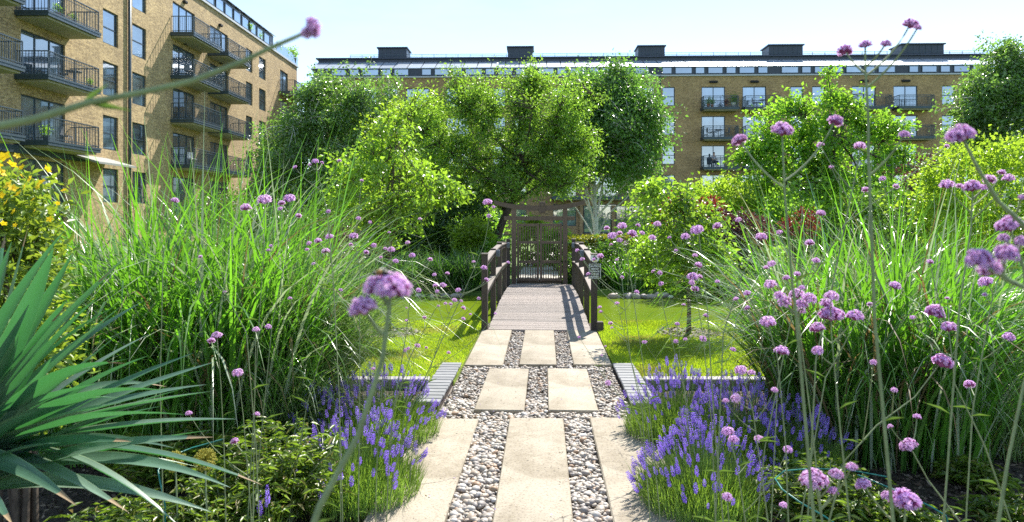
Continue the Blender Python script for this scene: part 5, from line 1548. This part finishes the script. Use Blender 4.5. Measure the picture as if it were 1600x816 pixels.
VB = [
 ('verbena with a large head and two curved side branches before the spreading right tree', 1.25, [(1222,202),(1226,299),(1238,444),(1243,480),(1272,816)], [(1222,202,34),(1156,218,24),(1305,188,24)]),
 ('tallest verbena on the right with its heads against the sky', 1.2, [(1352,69),(1352,102),(1357,186),(1357,240),(1367,500),(1396,816)], [(1352,69,20),(1384,68,17),(1320,78,25),(1423,37,25),(1434,43,12),(1413,210,17)]),
 ('verbena with a spray of heads before the rounded right shrub', 1.7, [(1519,291),(1520,297),(1517,358),(1499,480),(1474,816)], [(1519,291,28),(1480,288,22),(1576,278,18),(1545,280,20),(1565,269,12),(1537,293,14),(1499,290,10)]),
 ('verbena leaning in from the right edge with one high pink head', .9, [(1501,209),(1525,258),(1560,315),(1600,352),(1640,420),(1665,816)], [(1501,209,42)]),
 ('close verbena at the right edge with the largest pink cluster', .8, [(1549,410),(1575,437),(1605,452),(1645,500),(1665,816)], [(1549,418,40),(1530,402,40),(1572,394,36)]),
 ('verbena at the right edge above the largest pink cluster', 1.1, [(1577,350),(1580,362),(1600,420),(1614,600),(1620,816)], [(1577,350,38),(1568,371,18),(1597,376,22),(1597,308,11)]),
 ('verbena with two small heads below the largest pink cluster', 2.2, [(1541,440),(1552,460),(1544,500),(1520,640),(1510,800)], [(1541,440,22),(1539,460,8),(1576,526,18),(1515,600,17)]),
 ('slanting verbena crossing the right tall grass with one high head', 1.9, [(1343,228),(1343,242),(1299,453),(1275,560),(1262,816)], [(1343,228,18),(1282,226,12),(1299,261,8),(1282,333,14)]),
 ('thick bare verbena stem rising at the lower right edge', 1.1, [(1650,440),(1600,600),(1575,720),(1560,816)], [(1650,440,30)]),
 ('verbena with the widest cluster below the middle of the right grass', 1.7, [(1299,490),(1299,520),(1310,640),(1328,816)], [(1299,490,38),(1336,493,26),(1277,512,24),(1278,547,18),(1299,462,22),(1291,473,20)]),
 ('verbena with a dense bunch of heads left of the widest cluster', 1.8, [(1245,459),(1250,520),(1268,660),(1285,816)], [(1245,459,24),(1218,461,18),(1226,470,22),(1253,449,10),(1264,465,22),(1253,474,20),(1252,485,14),(1204,444,20),(1229,434,12),(1245,428,11)]),
 ('verbena with two mid sized heads over the right end of the lavender', 2.0, [(1199,503),(1215,560),(1228,700),(1232,816)], [(1199,503,26),(1221,548,22),(1168,481,10),(1168,458,12),(1150,467,9)]),
 ('verbena with paired heads just above the right lavender', 2.2, [(1158,578),(1176,640),(1190,740),(1200,816)], [(1158,578,20),(1174,582,12),(1210,609,11),(1150,621,16),(1134,626,10)]),
 ('short verbena with pink heads inside the right lavender', 2.3, [(1138,674),(1152,730),(1165,816)], [(1138,674,20),(1146,686,16),(1186,686,16),(1231,702,15)]),
 ('lowest verbena in the right lavender at the bottom of the photo', 2.0, [(1136,776),(1140,830)], [(1136,776,17),(1224,789,13)]),
 ('verbena with a broad pink head over the green hoop', 1.4, [(1272,748),(1280,785),(1285,816)], [(1272,748,42),(1306,740,22),(1301,767,19),(1331,729,17)]),
 ('verbena with a broad pink head at the bottom right over the bare soil', 1.4, [(1414,780),(1414,810),(1414,840)], [(1414,780,46),(1386,774,18),(1349,756,24)]),
 ('verbena with a single head leaning left over the bare soil', 1.8, [(1420,695),(1450,750),(1500,816)], [(1420,695,27),(1433,651,12),(1391,666,9)]),
 ('verbena leaning far right with its head before the dry grass base', 1.9, [(1472,564),(1430,620),(1370,665),(1320,720),(1295,816)], [(1472,564,32),(1397,609,10),(1365,566,12)]),
 ('verbena with stacked heads right of the right tall grass', 1.9, [(1482,511),(1492,600),(1540,700),(1580,816)], [(1482,511,24),(1460,485,28),(1468,492,18),(1426,496,9),(1480,466,7),(1453,409,11)]),
 ('verbena leaning right with one head amid the right tall grass', 2.2, [(1398,446),(1340,500),(1290,590),(1250,816)], [(1398,446,18),(1359,475,9)]),
 ('verbena with loose small heads left of the right tall grass', 2.6, [(1275,407),(1240,480),(1215,600),(1205,816)], [(1275,407,13),(1265,379,14),(1218,363,10),(1206,412,14),(1197,418,9)]),
 ('long thin diagonal verbena with small heads before the spreading right tree', 3.0, [(1479,228),(1400,292),(1320,350),(1240,480),(1195,700)], [(1479,228,8),(1400,291,10),(1379,279,11),(1352,296,12)]),
 ('verbena with one head before the purple bush', 2.2, [(1189,370),(1160,430),(1130,520),(1118,816)], [(1189,370,18),(1154,343,10),(1121,353,15),(1121,440,8)]),
 ('tall verbena with a round head before the right apple tree', 2.4, [(1090,359),(1092,366),(1105,480),(1116,660),(1130,816)], [(1090,359,21),(1071,369,14),(1046,371,6)]),
 ('verbena with a bunch of heads at the right apple trunk', 2.8, [(1082,432),(1098,520),(1112,660),(1118,816)], [(1082,432,18),(1093,432,9),(1081,441,10),(1085,451,13),(1091,414,13),(1086,399,9)]),
 ('verbena with a broad spray of heads before the white birch trunk', 3.6, [(972,353),(980,400),(986,440),(1013,626),(1030,790)], [(972,353,16),(948,356,9),(997,352,8),(957,368,15),(968,364,9),(988,365,16),(1003,364,9),(968,375,10),(955,382,6),(978,379,7)]),
 ('verbena with upright heads at the left of the right apple tree', 3.8, [(1027,350),(1026,400),(1036,480),(1070,612),(1085,790)], [(1027,350,13),(1019,371,12),(1056,391,6),(1021,424,7),(1031,426,8),(1033,443,9)]),
 ('verbena reaching left over the caution sign', 3.4, [(964,406),(972,440),(985,560),(1003,640),(1015,800)], [(964,406,6),(938,400,11),(972,433,7),(910,405,8),(902,391,7),(919,428,7),(928,405,6)]),
 ('thin verbena with tiny heads before the right pond water', 4.0, [(964,474),(985,560),(1010,650)], [(964,474,8),(937,480,7),(939,487,7),(954,505,8),(956,512,5),(995,456,8)]),
 ('thin verbena with scattered heads over the shaded right lawn', 4.2, [(1058,506),(1062,560),(1075,640)], [(1058,506,8),(1007,534,8),(1056,533,8),(1071,530,7),(1068,476,6),(1103,493,9),(1098,529,12),(1145,546,10)]),
 ('thin verbena bending left across the path', 4.3, [(905,527),(945,590),(985,640),(1000,665)], [(905,527,5),(940,555,4),(946,541,4),(950,598,10)]),
 ('close blurred verbena left of centre with two large pink heads and a bee', .72, [(612,448),(607,490),(598,560),(560,680),(500,790),(480,850)], [(612,446,62),(590,446,46),(568,478,46)]),
 ('verbena with a flat head over the fine grass on the left', 3.3, [(414,312),(412,400),(405,500),(387,816)], [(414,312,23),(384,324,17)]),
 ('verbena with several heads right beside the flat headed left verbena', 3.2, [(453,310),(448,400),(426,500),(395,816)], [(453,310,19),(440,317,11),(438,326,9),(466,337,10),(423,384,6),(419,391,7)]),
 ('tall forked verbena before the dark left birch', 3.5, [(493,252),(503,298),(511,329),(521,450),(530,622),(535,800)], [(493,252,11),(484,257,6),(503,254,6),(461,261,7),(530,251,7)]),
 ('verbena with a tiered spray before the red brown shrub', 3.6, [(515,370),(521,430),(530,620),(532,780)], [(515,370,13),(497,376,12),(483,380,9),(480,390,7),(509,392,13),(513,330,8),(490,412,6)]),
 ('straight verbena left of the left apple trunk', 3.4, [(553,369),(562,420),(562,603),(560,800)], [(553,369,15),(548,382,7),(584,383,9),(572,394,9),(560,341,8),(578,347,6),(565,282,6)]),
 ('short slanting verbena in the fine grass above the left lavender', 3.6, [(532,453),(500,560),(480,630),(455,780)], [(532,453,7),(453,466,7)]),
 ('verbena right in front of the left apple trunk', 3.6, [(611,390),(610,450),(600,560),(590,700)], [(611,390,13),(602,388,6),(595,402,6),(618,408,10),(608,363,5)]),
 ('verbena with arched branches right of the left apple trunk', 3.6, [(644,399),(644,440),(635,520),(615,640)], [(644,399,11),(672,405,8),(637,379,8),(654,453,9)]),
 ('tall leaning verbena by the left end of the gate lintel', 3.8, [(762,316),(764,345),(757,380),(741,420),(700,510),(642,640),(615,740)], [(762,316,15),(771,323,6),(764,337,8),(740,409,6),(756,418,10),(794,410,6),(760,437,8),(716,453,9),(656,342,6)]),
 ('verbena with a small bunch of heads before the left pond water', 4.0, [(692,446),(690,470),(678,487),(640,560),(615,640)], [(692,446,12),(680,446,8),(683,455,7),(679,429,7),(699,427,7),(663,496,7),(635,501,6),(635,481,4)]),
 ('verbena with many tiny heads by the near left bridge post', 4.0, [(710,469),(690,520),(665,600),(650,660)], [(710,469,9),(720,470,6),(704,475,6),(696,474,6),(685,478,5),(724,481,8),(724,498,7),(735,491,5),(748,466,6),(774,490,5)]),
 ('low verbena with tiny heads over the left lawn', 4.2, [(652,540),(640,600),(630,660)], [(652,540,10),(638,544,6),(633,547,7),(666,543,5),(583,576,7),(701,551,7)]),
 ('single headed verbena amid the left tall grass', 3.0, [(273,313),(255,400),(250,600),(255,800)], [(273,313,12)]),
 ('low verbena with two heads before the base of the left tall grass', 3.0, [(339,524),(345,600),(350,700)], [(339,524,17),(330,532,12)]),
 ('verbena with paired heads low in the left fine grass', 2.8, [(400,515),(398,600),(395,816)], [(400,515,12),(419,510,10)]),
 ('low verbena over the left leafy plant', 2.8, [(372,582),(380,650),(392,800)], [(372,582,17),(401,647,10),(367,689,13),(295,646,11)]),
 ('thin diagonal verbena with tiny heads inside the left tall grass', 3.0, [(313,401),(351,456),(385,520),(400,700)], [(313,401,7),(351,456,5)]),
]
for lab, D, st_, hd_ in VB:
    verbena(lab, D, [tuple(map(float, s)) for s in st_], hd_, 0.0042 if D < 1.0 else 0.0034 if D < 1.6 else 0.0028)
# blurred stem across the upper left, very close to the camera
def close_verbena():
    D = .6; pts = [(487, 46), (462, 58), (420, 76), (380, 96), (300, 127), (220, 145), (140, 160), (60, 185), (0, 197), (-60, 215), (-160, 270), (-250, 420), (-290, 900), (-300, 3300)]
    base = P(*pts[-1], D); base.z = -0.05
    root = empty('verbena', base); tag(root, 'very close blurred verbena stem slanting across the upper left with a dark pink head', 'verbena', VG)
    m_ = MB(); q = [P(x, y, D) - base for x, y in pts]; q[-1] = Vector((0, 0, 0))
    m_.tube(q, [.0015, .0018, .002, .0022, .0025, .0027, .003, .0034, .0037, .004, .0045, .005, .0055, .006], 8)
    for (x0, y0), (x1, y1), wd in (((125, 165), (168, 130), .006), ((130, 160), (205, 172), .006), ((395, 92), (410, 78), .004)):
        a, e = P(x0, y0, D) - base, P(x1, y1, D) - base
        V, Fa = leaf_arrays(np.array(a)[None], np.array(e - a)[None], np.array([[0, -1.0, .3]]), (e - a).length, wd, .1, .05); m_.add([tuple(v) for v in V], [tuple(f) for f in Fa], 1)
    put('stem', m_.mesh('stem', [M['vstem'], L['vleaf']]), root)
    hp = P(487, 44, D) - base
    put('flower_head', VH_L[0], root, tuple(hp), Vector((.85, 0, .35)).to_track_quat('Z', 'Y').to_euler(), .021)
    put('flower_head', VH_L[1], root, tuple(hp + Vector((-.004, 0, -.003))), Vector((.5, -.3, -.4)).to_track_quat('Z', 'Y').to_euler(), .014)
close_verbena()

# ---- bee on the close verbena
bp_ = P(592, 426, .715)
be = empty('bee', bp_, 0.4); tag(be, 'small brown bee on top of the close pink verbena head', 'bee')
fur = plain('bee_fur', (0.30, 0.15, 0.04), .9, 0, .4, 400); blk = plain('bee_dark', (0.03, .02, .015), .5)
def blob(name, c, r, mat, parent, v0=IV2, f0=IF2):
    return put(name, np_mesh(name, v0 * np.array(r) + np.array(c), f0, mat, True), parent)
bd = MB()
def addblob(mb, c, r, m): mb.add([tuple(p) for p in (IV2 * np.array(r) + np.array(c))], [tuple(f) for f in IF2], m, True)
addblob(bd, (0, 0, 0), (.0036, .003, .003), 0); addblob(bd, (.006, 0, -.0005), (.0048, .003, .0028), 1); addblob(bd, (-.0045, 0, -.0006), (.002, .0024, .002), 1)
for sx in (-.002, 0, .002):
    for sy in (-1, 1): bd.tube([(sx, sy * .002, -.001), (sx * 1.4, sy * .0045, -.0005), (sx * 1.8, sy * .005, -.004)], .0003, 3, 1)
bd.build('body', [fur, blk], be)
wm = plain('bee_wing', (.5, .45, .4), .2)
for sy in (-1, 1):
    w_ = MB(); w_.add([(0, sy * .001, .003), (.004, sy * .005, .0042), (.009, sy * .005, .0036), (.008, sy * .0022, .0032)], [(0, 1, 2, 3)]); w_.build('wing', wm, be)

# ================================================================== SMALL THINGS
# bark chips and leaf litter on the beds
def chips(label, x0, x1, y0, y1, n):
    b = np.stack([rng.uniform(x0, x1, n), rng.uniform(y0, y1, n), -0.043 + rng.random(n) * .018], 1)
    t = b[:, 0] - PX0 - PK * b[:, 1]
    b = b[(t < -0.93) | (t > 0.91)]; n = len(b)
    V, Fa = leaf_arrays(b, rng.normal(size=(n, 3)) * [1, 1, .35], rng.normal(size=(n, 3)) * .5 + [0, 0, 1], rng.uniform(.02, .06, n), rng.uniform(.008, .025, n), .1)
    o = put('bark_chips', np_mesh('bark_chips', V, Fa, M['chip'])); tag(o, label, 'bark chips', kind='stuff')
m, nt, b = nmat('bark_chip')
g_ = nt.nodes.new('ShaderNodeNewGeometry')
r_ = ramp(nt, [(0, (0.03, 0.02, 0.014)), (0.4, (0.075, 0.05, 0.034)), (0.75, (0.14, 0.10, 0.07)), (1, (0.24, 0.19, 0.145))], g_.outputs['Random Per Island'])
nt.links.new(r_.outputs['Color'], b.inputs['Base Color']); b.inputs['Roughness'].default_value = .85
M['chip'] = m
chips('bark chips strewn over the right flower bed', .9, 4.6, 3.0, 6.6, 14000)
chips('bark chips strewn over the left flower bed', -4.2, -.8, 3.0, 6.6, 9000)

# pale stones along the far water edge
ORD = ['nearest', 'second', 'third', 'fourth', 'fifth', 'sixth', 'seventh', 'eighth', 'ninth', 'tenth', 'eleventh']
def stones(spots, label, group):
    for k, (x, y, s) in enumerate(sorted(spots, key=lambda q: abs(q[0] - .6))):
        v = lump(IV2, .2) * np.array([1, rng.uniform(.6, .9), rng.uniform(.45, .7)])
        o = put('bank_stone', np_mesh('bank_stone', v, IF2, M['pebble'], True), None, (x, y, -.16), (0, 0, rng.uniform(0, 6)), s); tag(o, ORD[k] + label, 'stone', group)
stones([(GX(958 + i * 9, 15.7) + random.uniform(-.05, .05), 15.75 + random.uniform(-.15, .12), random.uniform(.07, .15)) for i in range(11)], ' pale stone from the bridge along the far water edge on its right', 'pale stones on the far bank right of the bridge')
stones([(GX(632 + i * 11, 15.8) + random.uniform(-.05, .05), 15.85 + random.uniform(-.12, .12), random.uniform(.06, .13)) for i in range(9)], ' grey stone from the bridge along the far water edge on its left', 'grey stones on the far bank left of the bridge')

# balcony furniture
TER = plain('terracotta', (.42, .15, .07), .8); GREYF = plain('grey_furniture', (.12, .13, .14), .5); WHF = plain('white_pot', (.6, .6, .58), .5)
def pot(label, loc, h, mat, leaf='mid', group='pots on the balconies'):
    root = empty('potted_plant', loc); tag(root, label, 'plant', group)
    m_ = MB(); m_.tube([(0, 0, 0), (0, 0, h * .35), (0, 0, h * .38)], [h * .13, h * .19, h * .2], 10); m_.build('pot', mat, root)
    n = 260; d = rng.normal(size=(n, 3)) * [h * .16, h * .16, h * .2] + [0, 0, h * .7]
    V, Fa = leaf_arrays(d, rng.normal(size=(n, 3)), rng.normal(size=(n, 3)) + [0, 0, .6], h * .12, h * .07); o = put('foliage', np_mesh('foliage', V, Fa, L[leaf]), root); o['kind'] = 'stuff'
def chair(label, loc, rz, mat, group='chairs on the balconies'):
    root = empty('balcony_chair', loc, rz); tag(root, label, 'chair', group)
    m_ = MB(); m_.box(-.22, .22, -.22, .22, .42, .46, 0, .01); m_.build('seat', mat, root)
    m_ = MB(); m_.box(-.22, .22, .19, .23, .50, .92, 0, .01); m_.build('backrest', mat, root)
    for x in (-.2, .2):
        for y in (-.2, .2):
            m_ = MB(); m_.tube([(x, y, 0), (x, y, .42 if y < 0 else .52)], .015, 5); m_.build('leg', mat, root)
def table(label, loc, mat):
    root = empty('balcony_table', loc); tag(root, label, 'table', 'tables on the balconies')
    m_ = MB(); m_.tube([(0, 0, .70), (0, 0, .73)], .38, 16); m_.build('table_top', mat, root)
    m_ = MB(); m_.tube([(0, 0, 0), (0, 0, .70)], .03, 6); m_.tube([(0, 0, 0), (0, 0, .03)], .22, 10); m_.build('pedestal', mat, root)
rotf = Matrix.Rotation(R(-1.7), 3, 'Z')
def fl(px, y, row):   # place on a balcony of the far building
    hh = [fz(137.5), fz(183), fz(228.5), fz(274)][row] - 2.165
    q = rotf @ Vector((fx(px), y, 0)); return (q.x, q.y + FB_D, hh - .1)
pot('terracotta pot plant on the left of the top balcony column', fl(1101, -.9, 0), .9, TER); pot('white pot plant at the right end of the top balcony column', fl(1139, -.85, 0), 1.2, WHF)
pot('red flowered pot in the middle of the top left balcony', fl(1128, -.95, 0), .7, TER, 'red'); pot('terracotta pot beside the glass door on the top left balcony', fl(1108, -.6, 0), .8, TER)
table('small table on the middle balcony of the left column', fl(1117, -.7, 1), GREYF); chair('dark chair left of the table on the middle balcony', fl(1103, -.7, 1), R(90), GREYF); chair('dark chair right of the table on the middle balcony', fl(1130, -.7, 1), R(-90), GREYF)
chair('dark chair on the top balcony of the second column', fl(1172, -.7, 0), R(80), GREYF); table('dark table on the top balcony of the second column', fl(1184, -.7, 0), GREYF)
def llp(u, x, row):
    hh = [16.15, 13.3, 10.4, 7.4][row] - 2.165
    return (LX + x, 30 + u, hh - .1)
chair('dark chair on the balcony below the close blurred stem at left', llp(4.2, .8, 2), R(120), GREYF); table('dark table on the middle left balcony', llp(5.0, .8, 2), GREYF)
pot('small green pot at the far end of the middle left balcony', llp(5.7, 1.2, 2), .5, TER); pot('rounded green plant on the low left balcony', llp(2.6, 1.0, 3), .7, GREYF)
chair('dark chair on the low left balcony', llp(4.4, .8, 3), R(100), GREYF); chair('white chair on the low balcony of the second column', llp(18.0, .8, 3), R(60), WHF)
pot('terracotta pot on the top left balcony', llp(3.2, 1.2, 1), .6, TER); pot('terracotta pot further along the top left balcony', llp(4.4, 1.2, 1), .5, TER); chair('dark chair on the upper balcony of the second column', llp(17.5, .8, 1), R(60), GREYF)
pot('bushy plants trailing from the last balcony of the left building', llp(39.5, 1.1, 1), 1.1, GREYF)
for k, (u, h) in enumerate(((31.0, .9), (33.5, .7), (38.6, 1.0), (41.0, 1.1), (43.2, 1.7))):
    pot(('green shrub on the roof edge nearest the attic windows', 'low green shrub second along the roof edge', 'green shrub by the glass screen of the roof terrace', 'green shrub midway along the roof terrace', 'tall shrub at the end corner of the roof terrace')[k], (LX - .15, 30 + u, 17.45 + .07), h, GREYF, 'mid', 'plants on the roof terrace')

# seated person on the far balcony
pp = Vector(fl(1110, -.75, 2))
pe = empty('person', pp, R(25)); tag(pe, 'person in a pale shirt sitting on the lower balcony of the far block', 'person')
def skinbody(name, J, E, rad, mat, parent):
    me = bpy.data.meshes.new(name); me.from_pydata(J, E, []); me.update()
    o = put(name, me, parent); me.materials.append(mat)
    md = o.modifiers.new('skin', 'SKIN'); sv = me.skin_vertices[0].data
    for i, r in enumerate(rad): sv[i].radius = (r, r)
    sv[0].use_root = True
    ms = o.modifiers.new('sub', 'SUBSURF'); ms.levels = ms.render_levels = 1
    for pl in me.polygons: pl.use_smooth = True
    return o
J = [(0, 0, .52), (0, .03, .8), (0, .02, 1.02), (0, 0, 1.12), (0, -.02, 1.25), (0, -.02, 1.36), (.1, -.02, .52), (.12, -.42, .52), (.12, -.42, .1), (.12, -.52, .04), (-.1, -.02, .52), (-.12, -.42, .52), (-.12, -.42, .1), (-.12, -.52, .04), (.2, .02, 1.02), (.25, -.08, .76), (.15, -.32, .72), (.1, -.4, .72), (-.2, .02, 1.02), (-.25, -.08, .76), (-.15, -.32, .72), (-.1, -.4, .72)]
E = [(0, 1), (1, 2), (2, 3), (3, 4), (4, 5), (0, 6), (6, 7), (7, 8), (8, 9), (0, 10), (10, 11), (11, 12), (12, 13), (2, 14), (14, 15), (15, 16), (16, 17), (2, 18), (18, 19), (19, 20), (20, 21)]
rad = [.15, .15, .15, .06, .10, .08, .10, .075, .05, .04, .10, .075, .05, .04, .07, .05, .035, .04, .07, .05, .035, .04]
skin = plain('skin', (.55, .34, .25), .6); shirt = plain('pale_shirt', (.6, .6, .68), .8); trs = plain('dark_trousers', (.04, .045, .06), .8)
skinbody('body', J, E, rad, skin, pe)
skinbody('shirt', [J[0], J[1], J[2], J[14], J[15], J[18], J[19]], [(0, 1), (1, 2), (2, 3), (3, 4), (2, 5), (5, 6)], [.165, .168, .165, .085, .062, .085, .062], shirt, pe)
skinbody('trousers', [J[0], J[6], J[7], J[8], J[10], J[11], J[12]], [(0, 1), (1, 2), (2, 3), (0, 4), (4, 5), (5, 6)], [.16, .112, .088, .062, .112, .088, .062], trs, pe)
put('hair', np_mesh('hair', IV2 * np.array([.1, .11, .09]) + np.array([0, 0.01, 1.36]), IF2, plain('brown_hair', (.06, .035, .02), .7), True), pe)
chair('dark chair under the seated person on the far balcony', tuple(pp), R(25), GREYF)

# petals, grit and dry leaf scraps on the slabs
n = 420
t = rng.uniform(-.86, .84, n); d = rng.uniform(3.7, 9.8, n)
b_ = np.stack([PX0 + PK * d + t, d, np.full(n, .0175)], 1)
V, Fa = leaf_arrays(b_, rng.normal(size=(n, 3)) * [1, 1, .15], rng.normal(size=(n, 3)) * .3 + [0, 0, 1], rng.uniform(.006, .022, n), rng.uniform(.004, .011, n), .1)
o = put('path_litter', np_mesh('path_litter', V, Fa, [M['chip'], L['dry'], M['lavflower']], False, np.repeat(rng.choice(3, n, p=[.5, .35, .15]), 2))); tag(o, 'scraps of bark, dry leaves and petals fallen on the path slabs', 'litter', kind='stuff')
